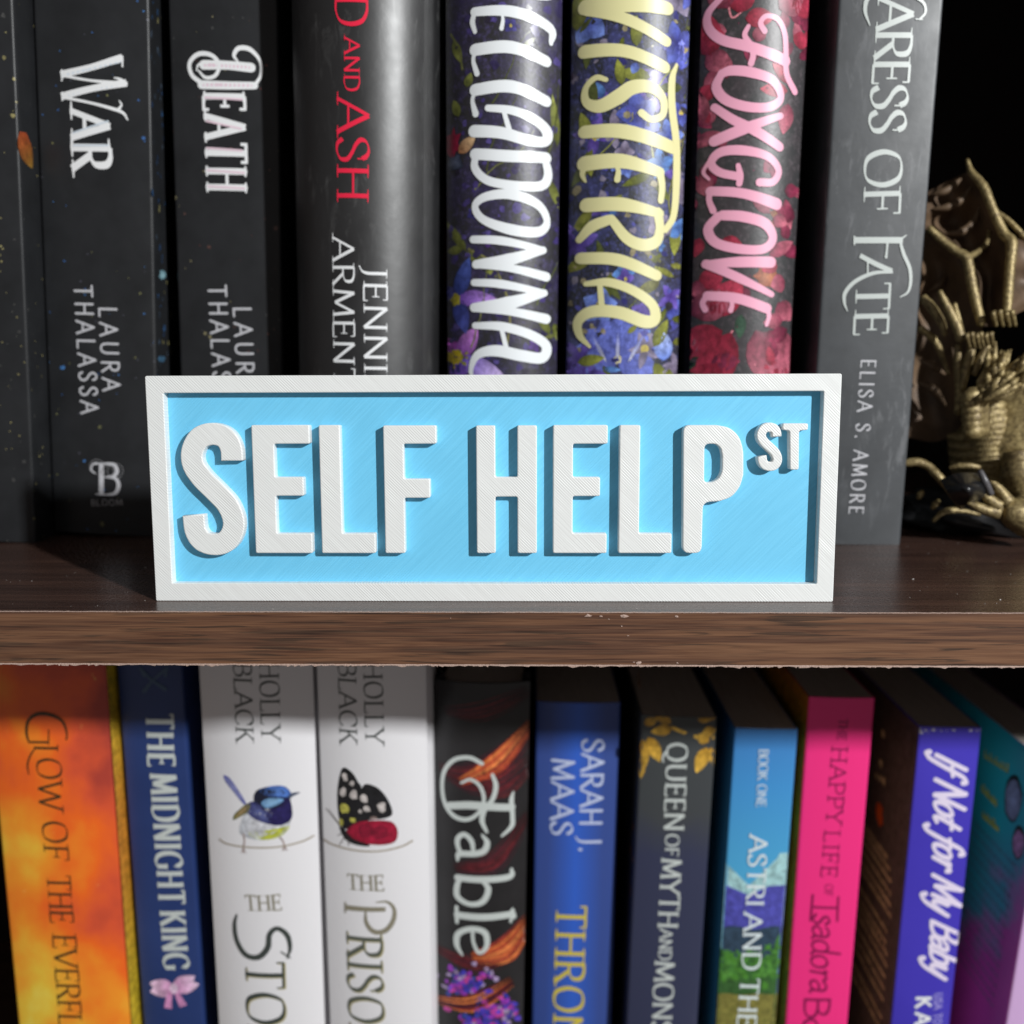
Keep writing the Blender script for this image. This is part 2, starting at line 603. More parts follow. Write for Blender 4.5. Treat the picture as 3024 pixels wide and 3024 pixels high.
# ------------------------------------------------------------------ glyphs (cap height 1)
# stroke: (kind, points, ends); kind l = straight runs, c = smooth; ends: h/v serif bar, - none
G = {
 'A': (.74, [('l', [(0, 0), (.37, 1)], 'h-'), ('l', [(.37, 1), (.74, 0)], '-h'), ('l', [(.14, .36), (.60, .36)], '--')]),
 'B': (.60, [('l', [(.1, 0), (.1, 1)], 'hh'), ('c', [(.1, 1), (.34, .99), (.5, .88), (.5, .66), (.35, .54), (.1, .53)], '--'),
             ('c', [(.1, .53), (.4, .52), (.58, .4), (.58, .14), (.4, .01), (.1, 0)], '--')]),
 'C': (.74, [('c', [(.70, .78), (.60, .94), (.42, 1.0), (.18, .90), (.05, .66), (.05, .36), (.18, .1), (.42, 0), (.62, .06), (.72, .2)], 'v-')]),
 'D': (.74, [('l', [(.1, 0), (.1, 1)], 'hh'), ('c', [(.1, 1), (.38, .99), (.62, .84), (.70, .5), (.62, .16), (.38, .01), (.1, 0)], '--')]),
 'E': (.56, [('l', [(.1, 0), (.1, 1)], 'hh'), ('l', [(.1, 1), (.52, 1)], '-v'), ('l', [(.1, .52), (.43, .52)], '-v'), ('l', [(.1, 0), (.55, 0)], '-v')]),
 'F': (.52, [('l', [(.1, 0), (.1, 1)], 'hh'), ('l', [(.1, 1), (.52, 1)], '-v'), ('l', [(.1, .52), (.42, .52)], '-v')]),
 'G': (.78, [('c', [(.70, .80), (.60, .94), (.42, 1.0), (.18, .90), (.05, .66), (.05, .36), (.18, .1), (.42, 0), (.6, .03), (.7, .1)], 'v-'),
             ('l', [(.7, .06), (.7, .44)], '-h')]),
 'H': (.76, [('l', [(.1, 0), (.1, 1)], 'hh'), ('l', [(.66, 0), (.66, 1)], 'hh'), ('l', [(.1, .52), (.66, .52)], '--')]),
 'I': (.22, [('l', [(.11, 0), (.11, 1)], 'hh')]),
 'J': (.36, [('c', [(.22, 1), (.22, .6), (.22, .2), (.16, -.06), (.0, -.2)], 'h-')]),
 'K': (.68, [('l', [(.1, 0), (.1, 1)], 'hh'), ('l', [(.12, .45), (.58, 1)], '-h'), ('l', [(.26, .60), (.66, 0)], '-h')]),
 'L': (.54, [('l', [(.1, 0), (.1, 1)], 'hh'), ('l', [(.1, 0), (.53, 0)], '-v')]),
 'M': (.90, [('l', [(.08, 0), (.14, 1)], 'h-'), ('l', [(.14, 1), (.45, .1)], '--'), ('l', [(.45, .1), (.76, 1)], '--'), ('l', [(.76, 1), (.84, 0)], '-h')]),
 'N': (.78, [('l', [(.1, 0), (.1, 1)], 'h-'), ('l', [(.1, 1), (.67, 0)], '--'), ('l', [(.67, 0), (.67, 1)], '-h')]),
 'O': (.80, [('c', [(.40, 1), (.16, .9), (.05, .5), (.16, .1), (.40, 0), (.64, .1), (.75, .5), (.64, .9), (.40, 1)], '--')]),
 'P': (.58, [('l', [(.1, 0), (.1, 1)], 'hh'), ('c', [(.1, 1), (.36, .99), (.55, .88), (.55, .58), (.36, .46), (.1, .45)], '--')]),
 'Q': (.82, [('c', [(.40, 1), (.16, .9), (.05, .5), (.16, .1), (.40, 0), (.64, .1), (.75, .5), (.64, .9), (.40, 1)], '--'),
             ('c', [(.36, .02), (.5, -.12), (.68, -.2), (.86, -.16)], '--')]),
 'R': (.66, [('l', [(.1, 0), (.1, 1)], 'hh'), ('c', [(.1, 1), (.36, .99), (.53, .88), (.53, .62), (.36, .5), (.1, .49)], '--'),
             ('l', [(.30, .49), (.64, 0)], '-h')]),
 'S': (.56, [('c', [(.49, .80), (.41, .95), (.27, 1.0), (.11, .92), (.07, .75), (.18, .60), (.36, .48), (.50, .33), (.49, .12), (.33, .0), (.15, .02), (.05, .18)], 'v-')]),
 'T': (.66, [('l', [(.33, 0), (.33, 1)], 'h-'), ('l', [(.02, 1), (.64, 1)], 'vv')]),
 'U': (.74, [('c', [(.1, 1), (.1, .6), (.1, .3), (.18, .07), (.38, 0), (.56, .07), (.65, .3), (.65, .6), (.65, 1)], 'hh')]),
 'V': (.72, [('l', [(.0, 1), (.36, 0)], 'h-'), ('l', [(.36, 0), (.72, 1)], '-h')]),
 'W': (1.06, [('l', [(.0, 1), (.28, 0)], 'h-'), ('l', [(.28, 0), (.54, .92)], '--'), ('l', [(.54, .92), (.79, 0)], '--'), ('l', [(.79, 0), (1.06, 1)], '-h')]),
 'X': (.70, [('l', [(.02, 1), (.68, 0)], 'hh'), ('l', [(.02, 0), (.68, 1)], 'hh')]),
 'Y': (.68, [('l', [(.0, 1), (.34, .48)], 'h-'), ('l', [(.68, 1), (.34, .48)], 'h-'), ('l', [(.34, .48), (.34, 0)], '-h')]),
 '.': (.22, [('l', [(.11, .0), (.11, .06)], '--')]),
 ' ': (.34, []),
 'a': (.52, [('c', [(.08, .46), (.18, .56), (.32, .56), (.41, .45), (.41, .2), (.42, .06), (.5, .0)], '--'),
             ('c', [(.41, .32), (.2, .30), (.07, .17), (.13, .02), (.28, .02), (.41, .16)], '--')]),
 'b': (.54, [('l', [(.1, 0), (.1, 1)], '-h'), ('c', [(.1, .42), (.22, .56), (.38, .54), (.48, .36), (.45, .1), (.28, .0), (.1, .05)], '--')]),
 'd': (.56, [('c', [(.44, .44), (.32, .57), (.14, .5), (.06, .28), (.13, .05), (.3, .02), (.44, .16)], '--'), ('c', [(.46, 1), (.44, .5), (.45, .1), (.56, .0)], '--')]),
 'e': (.50, [('c', [(.06, .3), (.45, .32), (.42, .50), (.27, .57), (.11, .48), (.05, .28), (.13, .07), (.28, .0), (.46, .1)], '--')]),
 'f': (.36, [('c', [(.42, .92), (.33, 1.02), (.22, .92), (.19, .6), (.17, .2), (.13, -.2), (.03, -.32), (-.08, -.24)], '--'), ('l', [(.04, .52), (.36, .56)], '--')]),
 'l': (.26, [('l', [(.13, 0), (.13, 1)], 'hh')]),
 'o': (.52, [('c', [(.26, .57), (.1, .46), (.06, .26), (.14, .05), (.28, .0), (.42, .1), (.46, .32), (.40, .5), (.26, .57)], '--')]),
 'r': (.40, [('c', [(.06, .5), (.13, .56), (.15, .3), (.13, .0)], '--'), ('c', [(.14, .34), (.22, .52), (.34, .56), (.40, .48)], '--')]),
 's': (.42, [('c', [(.36, .46), (.25, .57), (.11, .50), (.14, .36), (.30, .24), (.36, .1), (.22, .0), (.05, .08)], '--')]),
 't': (.38, [('c', [(.2, .86), (.16, .5), (.14, .15), (.22, .0), (.36, .08)], '--'), ('l', [(.02, .56), (.36, .58)], '--')]),
 'y': (.54, [('c', [(.06, .54), (.10, .2), (.2, .04), (.34, .12), (.44, .4)], '--'), ('c', [(.48, .55), (.42, .1), (.34, -.25), (.18, -.36), (.06, -.26)], '--')]),
}
# style: thick, thin, pen angle, serif length, round ends
STY = {
 'roman': dict(thick=.14, thin=.045, ang=20, serif=.20, sw=.034, rnd=False),
 'book': dict(thick=.15, thin=.06, ang=20, serif=.22, sw=.05, rnd=False),
 'light': dict(thick=.075, thin=.045, ang=10, serif=.13, sw=.035, rnd=False),
 'sans': dict(thick=.15, thin=.13, ang=0, serif=0, sw=0, rnd=True),
 'sanslight': dict(thick=.115, thin=.085, ang=15, serif=0.0, sw=0, rnd=True),
 'flare': dict(thick=.155, thin=.07, ang=25, serif=0, sw=0, rnd=True),
 'bold': dict(thick=.22, thin=.13, ang=12, serif=0, sw=0, rnd=False),
 'slab': dict(thick=.17, thin=.075, ang=8, serif=.15, sw=.055, rnd=False),
 'gothic': dict(thick=.20, thin=.07, ang=14, serif=.13, sw=.05, rnd=False),
 'brush': dict(thick=.185, thin=.085, ang=8, serif=0, sw=0, rnd=True),
 'script': dict(thick=.15, thin=.085, ang=25, serif=0, sw=0, rnd=True),
}


class Ink:
    """Collects flat print as narrow meshes that follow the surface they are printed on."""
    def __init__(self, surf, base=0.06):
        self.s = surf; self.v = []; self.f = []; self.c = []; self.k = 0; self.base = base

    def off(self):
        self.k += 1
        return self.base + (self.k % 61) * 0.0016

    def ribbon(self, pts, widths, col=None, cross=1, rnd=False, off=None, taper=None):
        n = len(pts)
        if n < 2:
            return
        off = self.off() if off is None else off
        b0 = len(self.v)
        cf = col if callable(col) else (lambda t, s: col)
        rows = []
        for i, p in enumerate(pts):
            a = pts[max(i - 1, 0)]; b = pts[min(i + 1, n - 1)]
            t = Vector((b[0] - a[0], b[1] - a[1]))
            if t.length < 1e-9:
                t = Vector((1, 0))
            t.normalize()
            rows.append((Vector((p[0], p[1])), Vector((-t.y, t.x)), t, widths[i]))
        if rnd:
            pre, post = [], []
            for a in (75, 50, 25):
                r = radians(a)
                p, nn, t, w = rows[0]
                pre.append((p - t * (w / 2) * sin(r), nn, t, w * cos(r)))
                p, nn, t, w = rows[-1]
                post.append((p + t * (w / 2) * sin(r), nn, t, w * cos(r)))
            rows = pre + rows + post[::-1]
        m = len(rows)
        for i, (p, nn, t, w) in enumerate(rows):
            for k in range(cross + 1):
                s = k / cross * 2 - 1
                q = p + nn * (w / 2 * s)
                self.v.append(self.s(q.x, q.y, off))
                if col is not None:
                    self.c.append(cf(i / (m - 1), s))
        for i in range(m - 1):
            for k in range(cross):
                a = b0 + i * (cross + 1) + k
                self.f.append((a, a + 1, a + cross + 2, a + cross + 1))

    def poly(self, pts, col, off=None):
        off = self.off() if off is None else off
        b0 = len(self.v)
        for p in pts:
            self.v.append(self.s(p[0], p[1], off)); self.c.append(col)
        self.f.append(tuple(range(b0, b0 + len(pts))))

    def blob(self, c, r, col, seed=0, rag=0.2, aspect=1.0, ang=0, col2=None, n=14):
        rng = random.Random(seed)
        b0 = len(self.v); off = self.off()
        rings = 3
        rr = [1 + rng.uniform(-rag, rag) for _ in range(n)]
        self.v.append(self.s(c[0], c[1], off)); self.c.append(col2 or col)
        for j in range(1, rings + 1):
            for k in range(n):
                a = 2 * pi * k / n
                x = cos(a) * r * rr[k] * j / rings; y = sin(a) * r * rr[k] * aspect * j / rings
                self.v.append(self.s(c[0] + x * cos(ang) - y * sin(ang), c[1] + x * sin(ang) + y * cos(ang), off))
                f = j / rings
                cc = col if col2 is None else tuple(col2[i] * (1 - f) + col[i] * f for i in range(3))
                self.c.append(cc)
        for k in range(n):
            k2 = (k + 1) % n
            self.f.append((b0, b0 + 1 + k, b0 + 1 + k2))
            for j in range(rings - 1):
                o = b0 + 1 + j * n
                self.f.append((o + k, o + n + k, o + n + k2, o + k2))

    def make(self, name, m, parent, **kw):
        me = mesh(name, self.v, self.f, True, self.c if self.c and len(self.c) == len(self.v) else None)
        # every face turned to the outside of its surface
        if self.f:
            ns = getattr(self.s, 'normal', None)
            if ns:
                me.update()
                acc = sum((Vector(p.normal) * p.area for p in me.polygons[:400]), Vector())
                if acc.dot(ns) < 0:
                    me.flip_normals()
        return link(name, me, m, parent, **kw)


def set_text(ink, s, p0, p1, cap, style, slant=0.0, gap=0.10, weight=1.0, wob=None):
    """p0, p1: ends of the baseline in surface units; cap: height of the capitals."""
    st = STY[style]
    p0, p1 = Vector(p0), Vector(p1)
    d = p1 - p0
    L = d.length
    ax = d.normalized(); up = Vector((-ax.y, ax.x))
    adv = sum(G[c][0] + gap for c in s) - gap
    sx = L / adv
    x = 0.0
    kx = sx / cap                                    # horizontal stretch of the glyphs
    big = cap > 8
    for ci, ch in enumerate(s):
        w, strokes = G[ch]
        yo = wob[ci] if wob else 0
        for kind, pts, ends in strokes:
            if kind == 'c':
                P = catmull(pts, 7)
            else:
                P = []
                for a, b in zip(pts[:-1], pts[1:]):
                    m = 8 if big else 3
                    for q in range(m):
                        P.append(Vector(a).lerp(Vector(b), q / m))
                P.append(Vector(pts[-1]))
            Q = [Vector(((x + p.x) * sx + slant * p.y * cap, (p.y + yo) * cap)) for p in P]
            W = []
            n = len(Q)
            for i in range(n):
                a, b = Q[max(i - 1, 0)], Q[min(i + 1, n - 1)]
                th = atan2(b.y - a.y, b.x - a.x) - (atan2(1, slant) - pi / 2) * 0
                f = abs(sin(th - radians(st['ang']))) ** 1.4
                ww = (st['thin'] + (st['thick'] - st['thin']) * f) * cap * weight
                W.append(ww * min(1.0, 0.55 + 0.5 * kx))
            # stems run past the baseline by half the width of arms that meet them
            pts2 = [tuple(p0 + ax * q.x + up * q.y) for q in Q]
            ink.ribbon(pts2, W, cross=3 if big else 1, rnd=st['rnd'])
            if st['serif']:
                for e, (q, nb) in zip(ends, ((Q[0], Q[1]), (Q[-1], Q[-2]))):
                    hw = st['serif'] * cap * min(1, kx + .15)
                    sw = st['sw'] * cap
                    if e == 'h':
                        a, b = q + Vector((-hw, 0)), q + Vector((hw, 0))
                        dirn = 1 if nb.y > q.y else -1
                        ink.ribbon([tuple(p0 + ax * (a.x + (b.x - a.x) * t) + up * (a.y + dirn * sw * .5)) for t in (0, .25, .5, .75, 1)],
                                   [sw * .7, sw, sw * 1.6, sw, sw * .7])
                    elif e == 'v':
                        vh = st['serif'] * cap * 0.75
                        lo_, hi_ = (-vh, vh)
                        if q.y > cap * .9: lo_, hi_ = -vh * 1.15, sw * .6
                        elif q.y < cap * .1: lo_, hi_ = -sw * .6, vh * 1.15
                        ink.ribbon([tuple(p0 + ax * q.x + up * (q.y + lo_ + (hi_ - lo_) * t)) for t in (0, .5, 1)], [sw * 1.2, sw * 1.3, sw * 1.2])
        x += w + gap
    return ink


# ------------------------------------------------------------------ books
class Book:
    pass


def make_book(name, label, cat, edges, y, m_cover, hard=False, z0=0.0, ztop=205.0, depth=130.0, alpha=None, joint=0.0, pages_mat=None, top_px=None,
              group=None, side_mat=None):
    """edges: ((xl, xr, ypx), (xl, xr, ypx)) spine edges in photo pixels at two heights; y: how far back the spine stands (mm)."""
    (a0, a1, ay), (b0, b1, by) = edges
    A0, A1, B0, B1 = at_y(a0, ay, y), at_y(a1, ay, y), at_y(b0, by, y), at_y(b1, by, y)
    ma, mb = (A0 + A1) / 2, (B0 + B1) / 2
    lean = atan2(ma.x - mb.x, ma.z - mb.z)
    w = ((A1.x - A0.x) + (B1.x - B0.x)) / 2 * cos(lean)
    xb = mb.x + (z0 - mb.z) * math.tan(lean)
    if top_px:
        t = at_y(top_px[0], top_px[1], y)
        ztop = t.z
    H = (ztop - z0) / cos(lean)
    lift = abs(sin(lean)) * w / 2
    root = link(name, None, label=label, category=cat)
    if group:
        root['group'] = group
    root.location = Vector((xb, y, z0 + lift)) * MM
    root.rotation_euler = (0, lean, 0)
    bpy.context.view_layer.update()
    H -= lift
    inv = root.rotation_euler.to_matrix().inverted()
    loc = Vector((xb, y, z0 + lift))
    B = Book(); B.root = root; B.w = w; B.H = H; B.y = y; B.lean = lean
    hw = w / 2
    al = radians(alpha if alpha is not None else (48 if hard else 9))
    sw = hw - joint                                   # half width of the spine itself
    Rr = sw / sin(al)

    def g(x):
        x = max(-sw, min(sw, x))
        v = Rr - sqrt(max(Rr * Rr - x * x, 0))
        if not hard:                                 # soft rounded corner
            e = sw - abs(x)
            r = 0.7
            if e < r:
                v += r - sqrt(max(r * r - (r - e) ** 2, 0))
        return v
    B.g = g
    out = []
    ns = 36
    if hard:
        ye = g(sw)
        side = [(hw, depth), (hw, depth * .6), (hw, ye + 10.5 + joint), (hw - 0.2, ye + 9 + joint), (hw - 1.5, ye + 7.2), (hw - 1.9 - joint * .2, ye + 5.2), (sw - 0.9, ye + 3), (sw - .1, ye + 1.0)]
        out += [(-x, yy) for x, yy in side]
    else:
        out += [(-hw, depth), (-hw, depth * .5), (-hw, 3.0)]
    for i in range(ns + 1):
        t = -1 + 2 * i / ns
        x = sw * sin(t * pi / 2) if not hard else sw * t
        out.append((x, g(x)))
    if hard:
        out += list(reversed(side))
    else:
        out += [(hw, 3.0), (hw, depth * .5), (hw, depth)]
    th = 0.9 if hard else 0.28
    # inner outline
    inn = []
    n = len(out)
    for i in range(n):
        a = Vector(out[max(i - 1, 0)]); b = Vector(out[min(i + 1, n - 1)])
        t = (b - a).normalized()
        inn.append(Vector(out[i]) + Vector((-t.y, t.x)) * th)
    zs = [0, H * .25, H * .5, H * .75, H - 0.35, H]
    vs, fs = [], []
    for z in zs:
        for p in out:
            vs.append(Vector((p[0], p[1], z)) * MM)
    for j in range(len(zs) - 1):
        for i in range(n - 1):
            a = j * n + i
            fs.append((a, a + 1, a + n + 1, a + n))
    bo = len(vs)
    for z in (0, H):
        for p in inn:
            vs.append(Vector((p[0], p[1], z)) * MM)
    for i in range(n - 1):
        fs.append((bo + i, bo + n + i, bo + n + i + 1, bo + i + 1))
        fs.append((i, bo + i, bo + i + 1, i + 1))
        a = (len(zs) - 1) * n + i
        fs.append((a, a + 1, bo + n + i + 1, bo + n + i))
    for i in (0, n - 1):
        col = [j * n + i for j in range(len(zs))]
        fs.append(tuple(col + [bo + n + i, bo + i]))
    me = mesh('cover', vs, fs, True)
    bm = bmesh.new(); bm.from_mesh(me); bmesh.ops.recalc_face_normals(bm, faces=bm.faces[:])
    for e in bm.edges:
        if len(e.link_faces) == 2 and e.calc_face_angle(0) > radians(35):
            e.smooth = False
    bm.to_mesh(me); bm.free()
    # the shell must face outwards: compare the front face
    B.cover = link('cover', me, m_cover, root)
    # page block follows the spine curve
    ins = 3.0 if hard else 0.0
    pv, pf = [], []
    prof = []
    hp = hw - th - (1.2 if hard else 0.12)
    if hard:
        q = sw - 3.2
        yb_ = g(sw) + 12 + joint
        prof.append((-hp, yb_)); prof.append((-q - .2, yb_))
        prof += [(-q + 2 * q * i / 16, g(-q + 2 * q * i / 16) + th + 1.8) for i in range(17)]
        prof.append((q + .2, yb_)); prof.append((hp, yb_))
    else:
        prof += [(-hp + 2 * hp * i / 16, g((-hp + 2 * hp * i / 16) * .98) + th + 0.15) for i in range(17)]
    prof += [(hp, depth - ins - .5), (-hp, depth - ins - .5)]
    m_ = len(prof)
    for z in (0.3 + ins, H - 0.12 - ins):
        for p in prof:
            pv.append(Vector((p[0], p[1], z)) * MM)
    pf = [tuple(range(m_ - 1, -1, -1)), tuple(range(m_, 2 * m_))] + [(i, (i + 1) % m_, (i + 1) % m_ + m_, i + m_) for i in range(m_)]
    B.pages = link('page_block', mesh('page_block', pv, pf), pages_mat or M_PAGES, root)

    def surf(u, v, off):
        u = max(-sw * .995, min(sw * .995, u))
        return Vector((u, g(u) - off, max(0.2, min(H - 0.2, v)))) * MM
    surf.normal = Vector((0, -1, 0))
    B.surf = surf

    def P(z, px, py):
        q = inv @ (at_y(*zp(z, px, py), y) - loc)
        return (q.x, q.z)
    B.P = P

    def side_surf(sgn):
        def f(u, v, off):                            # u = depth from the spine
            return Vector((sgn * (hw + off), u, v)) * MM
        f.normal = Vector((sgn, 0, 0))
        return f
    B.side = side_surf

    def Pside(sgn, z, px, py):
        nrm = root.rotation_euler.to_matrix() @ Vector((1, 0, 0))
        p0 = loc + nrm * hw * sgn
        q = inv @ (on_plane(*zp(z, px, py), p0, nrm) - loc)
        return (q.y, q.z)
    B.Pside = Pside

    def text(s, z, q0, q1, cap, style, m, part='title_lettering', slant=0.0, gap=0.10, weight=1.0, wob=None, base=0.12):
        ink = Ink(surf, base)
        c = (at_y(1512 + 100, 1512, y) - at_y(1512, 1512, y)).length / 100      # mm per px, in the middle
        a, b = P(z, *q0), P(z, *q1)
        # local scale at the text
        e = P(z, q0[0] + cap, q0[1]); f_ = P(z, *q0)
        capm = sqrt((e[0] - f_[0]) ** 2 + (e[1] - f_[1]) ** 2)
        set_text(ink, s, a, b, capm, style, slant, gap, weight, wob)
        return ink.make(part, m, root)
    B.text = text

    def mmpx(z, px, py):
        e, f_ = P(z, px + 10, py), P(z, px, py)
        return sqrt((e[0] - f_[0]) ** 2 + (e[1] - f_[1]) ** 2) / 10
    B.mmpx = mmpx

    def strokes(lst, z, m, part, cross=3, rnd=True, wk=1.0):
        ink = Ink(surf, 0.22)
        for pts, ws in lst:
            k = mmpx(z, *pts[0]) * wk
            Q = catmull([P(z, *p) for p in pts], 6)
            nn = len(Q)
            W = []
            for i in range(nn):
                f = i / (nn - 1) * (len(ws) - 1); j = min(int(f), len(ws) - 2) if len(ws) > 1 else 0
                W.append((ws[j] * (1 - f + j) + ws[j + 1] * (f - j)) * k if len(ws) > 1 else ws[0] * k)
            ink.ribbon([tuple(q) for q in Q], W, cross=cross, rnd=rnd)
        return ink.make(part, m, root)
    B.strokes = strokes
    return B


def ink_mat(name, col, rough=0.4, **kw):
    return mat(name, col, rough, **kw)


I_WHITE = ink_mat('white_ink', (0.82, 0.83, 0.84), 0.35)
I_GREY = ink_mat('grey_ink', (0.54, 0.54, 0.57), 0.4)
I_PINKW = ink_mat('pinkish_white_ink', (0.86, 0.76, 0.80), 0.35)
I_PALE = ink_mat('pale_pink_ink', (0.78, 0.60, 0.68), 0.35)
I_PALEB = ink_mat('pale_blue_ink', (0.62, 0.70, 0.78), 0.35)
I_RED = ink_mat('red_ink', (0.80, 0.018, 0.06), 0.35)
I_SOFT = ink_mat('soft_pink_ink', (0.86, 0.40, 0.54), 0.4)
I_CREAM = ink_mat('cream_ink', (0.74, 0.70, 0.36), 0.4)
I_OLIVE = ink_mat('dark_olive_ink', (0.045, 0.030, 0.008), 0.4)
I_GOLD = ink_mat('gold_ink', (0.42, 0.36, 0.14), 0.35)
I_DKGREY = ink_mat('charcoal_ink', (0.045, 0.055, 0.05), 0.4)
I_TAUPE = ink_mat('taupe_ink', (0.24, 0.22, 0.16), 0.4)
I_YELL = ink_mat('yellow_ink', (0.62, 0.50, 0.05), 0.4)
I_MAG = ink_mat('dark_magenta_ink', (0.24, 0.004, 0.07), 0.45)
I_SILV = ink_mat('silver_ink', (0.52, 0.56, 0.54), 0.35)


def dark_cover(name, base, rough, scuff=0.0, tint=None, spec=0.5):
    def build(nt, b):
        v = coords(nt)
        n = noise(nt, v, 60, 5, 0.6)
        c = ramp(nt, n, [(0.3, tuple(x * 0.75 for x in base)), (0.7, tuple(x * 1.25 for x in base))])
        if scuff:
            v2 = coords(nt, scale=(320, 320, 90), rot=(0, 0.3, 0))
            s = noise(nt, v2, 1.0, 6, 0.7, 0.6)
            m = noise(nt, coords(nt), 22, 2)
            k = math_(nt, 'MULTIPLY', ramp(nt, s, [(0.54, (0,) * 3), (0.68, (1,) * 3)]), ramp(nt, m, [(0.42, (0,) * 3), (0.60, (1,) * 3)]))
            c = mix(nt, math_(nt, 'MULTIPLY', k, scuff), c, tint or (0.25, 0.25, 0.26))
        nt.links.new(c, b.inputs['Base Color'])
        r = noise(nt, v, 35, 4, 0.6)
        nt.links.new(ramp(nt, r, [(0.3, (rough * 0.85,) * 3), (0.7, (rough * 1.2,) * 3)]), b.inputs['Roughness'])
        bp = N(nt, 'ShaderNodeBump'); bp.inputs['Strength'].default_value = 0.12
        bp.inputs['Distance'].default_value = 0.0004
        nt.links.new(noise(nt, v, 240, 4), bp.inputs['Height']); nt.links.new(bp.outputs[0], b.inputs['Normal'])
    return mat(name, base, rough, spec=spec, build=build)


def specks(B, seed, n, cols, part='printed_specks', sides=()):
    rng = random.Random(seed)
    ink = Ink(B.surf, 0.03)
    for k in range(n):
        u = rng.uniform(-B.w / 2, B.w / 2); v = rng.uniform(0, 165)
        r = rng.uniform(0.12, 0.34) * (2.2 if rng.random() < 0.14 else 1)
        ink.blob((u, v), r, rng.choice(cols), rng.random(), 0.35, n=7)
    ink.make(part, M_ART, B.root, kind='stuff')
    for sgn in sides:
        ink = Ink(B.side(sgn), 0.03)
        for k in range(n // 2):
            ink.blob((rng.uniform(1.2, 30), rng.uniform(0, 165)), rng.uniform(0.1, .35), rng.choice(cols), rng.random(), 0.35, n=7)
        ink.make('side_specks', M_ART, B.root, kind='stuff')


# ---- upper shelf
C_BLK = dark_cover('matt_black_cover', (0.018, 0.019, 0.021), 0.40, spec=.32)
SPC = [(0.25, 0.22, 0.10), (0.10, 0.10, 0.09), (0.32, 0.28, 0.12), (0.06, 0.06, 0.06)]
b = make_book('paperback_book', 'black paperback with a gold speckled spine, half cut off at the upper left edge', 'book',
              ((-330, 27, 0), (-262, 83, 1150)), 66, C_BLK)
specks(b, 1, 240, SPC, sides=(1,))
ink = Ink(b.side(1), 0.08)
fl = [b.Pside(1, Z1, x, y) for x, y in ((113, 655), (120, 720), (140, 780), (160, 835))]
ink.ribbon([tuple(q) for q in catmull(fl, 4)], [0.5 + 7.0 * sin(pi * min(1, (i + 2) / 14)) for i in range(13)], col=lambda t, s: (0.40 - .2 * t, 0.07 + 0.05 * t, 0.02), cross=2)
ink.make('flame_print', M_ART, b.root)

b = make_book('paperback_book', 'black paperback with a blue speckled spine and a three letter white title', 'book',
              ((95, 430, 0), (131, 462, 1150)), 76, C_BLK)
specks(b, 2, 90, [(0.04, 0.12, 0.32), (0.05, 0.16, 0.38), (0.16, 0.16, 0.07), (0.06, 0.06, 0.08)], sides=())
rng = random.Random(8)
ink = Ink(b.side(1), 0.04)
for k in range(90):
    c = rng.choice([(0.02, 0.05, 0.12), (0.03, 0.08, 0.18), (0.2, 0.18, 0.08), (0.05, 0.07, 0.1)])
    ink.blob((rng.uniform(1, 14), rng.uniform(20, 160)), rng.uniform(.15, .6), c, rng.random(), .4, aspect=2, n=7)
ink.blob(b.Pside(1, Z1, 805, 1365), 2.6, (0.16, 0.30, 0.36), 5, .3, aspect=.5, col2=(0.3, 0.5, 0.55))
ink.blob(b.Pside(1, Z1, 800, 1780), 2.6, (0.05, 0.12, 0.2), 6, .3, aspect=.4)
ink.make('side_art', M_ART, b.root)
# title: a tall W with a flourish, then A R
b.strokes([([(606, 285), (455, 335), (300, 370)], [34, 30, 34]), ([(300, 372), (450, 400), (630, 415)], [13, 11, 20]),
           ([(625, 410), (460, 440), (303, 478)], [34, 30, 34]), ([(303, 480), (455, 512), (560, 540), (610, 560), (632, 595)], [14, 12, 16, 14, 6]),
           ([(565, 385), (600, 395), (628, 420)], [5, 14, 10]), ([(590, 498), (602, 520), (585, 545)], [5, 9, 14]),
           ([(306, 343), (306, 402)], [8, 8]), ([(307, 455), (308, 500)], [8, 8]), ([(606, 275), (606, 332)], [8, 8])], Z1, I_WHITE, 'title_lettering', rnd=False)
b.text('A', Z1, (348, 548), (352, 682), 195, 'book', I_WHITE, weight=1.15)
b.text('R', Z1, (350, 712), (358, 840), 195, 'book', I_WHITE, weight=1.25)
b.strokes([([(598, 306), (455, 342), (312, 374)], [8, 8]), ([(600, 424), (460, 447), (318, 479)], [8, 8]), ([(540, 600), (360, 660)], [7, 7]),
           ([(540, 722), (362, 722)], [7, 7])], Z1, I_PALEB, 'title_inline', rnd=False)
b.text('THALASSA', Z0, (219, 842), (240, 1220), 52, 'sans', I_GREY, 'author_lettering', gap=.34, weight=.85)
b.text('LAURA', Z0, (293, 907), (305, 1153), 50, 'sans', I_GREY, 'author_lettering', gap=.38, weight=.85)
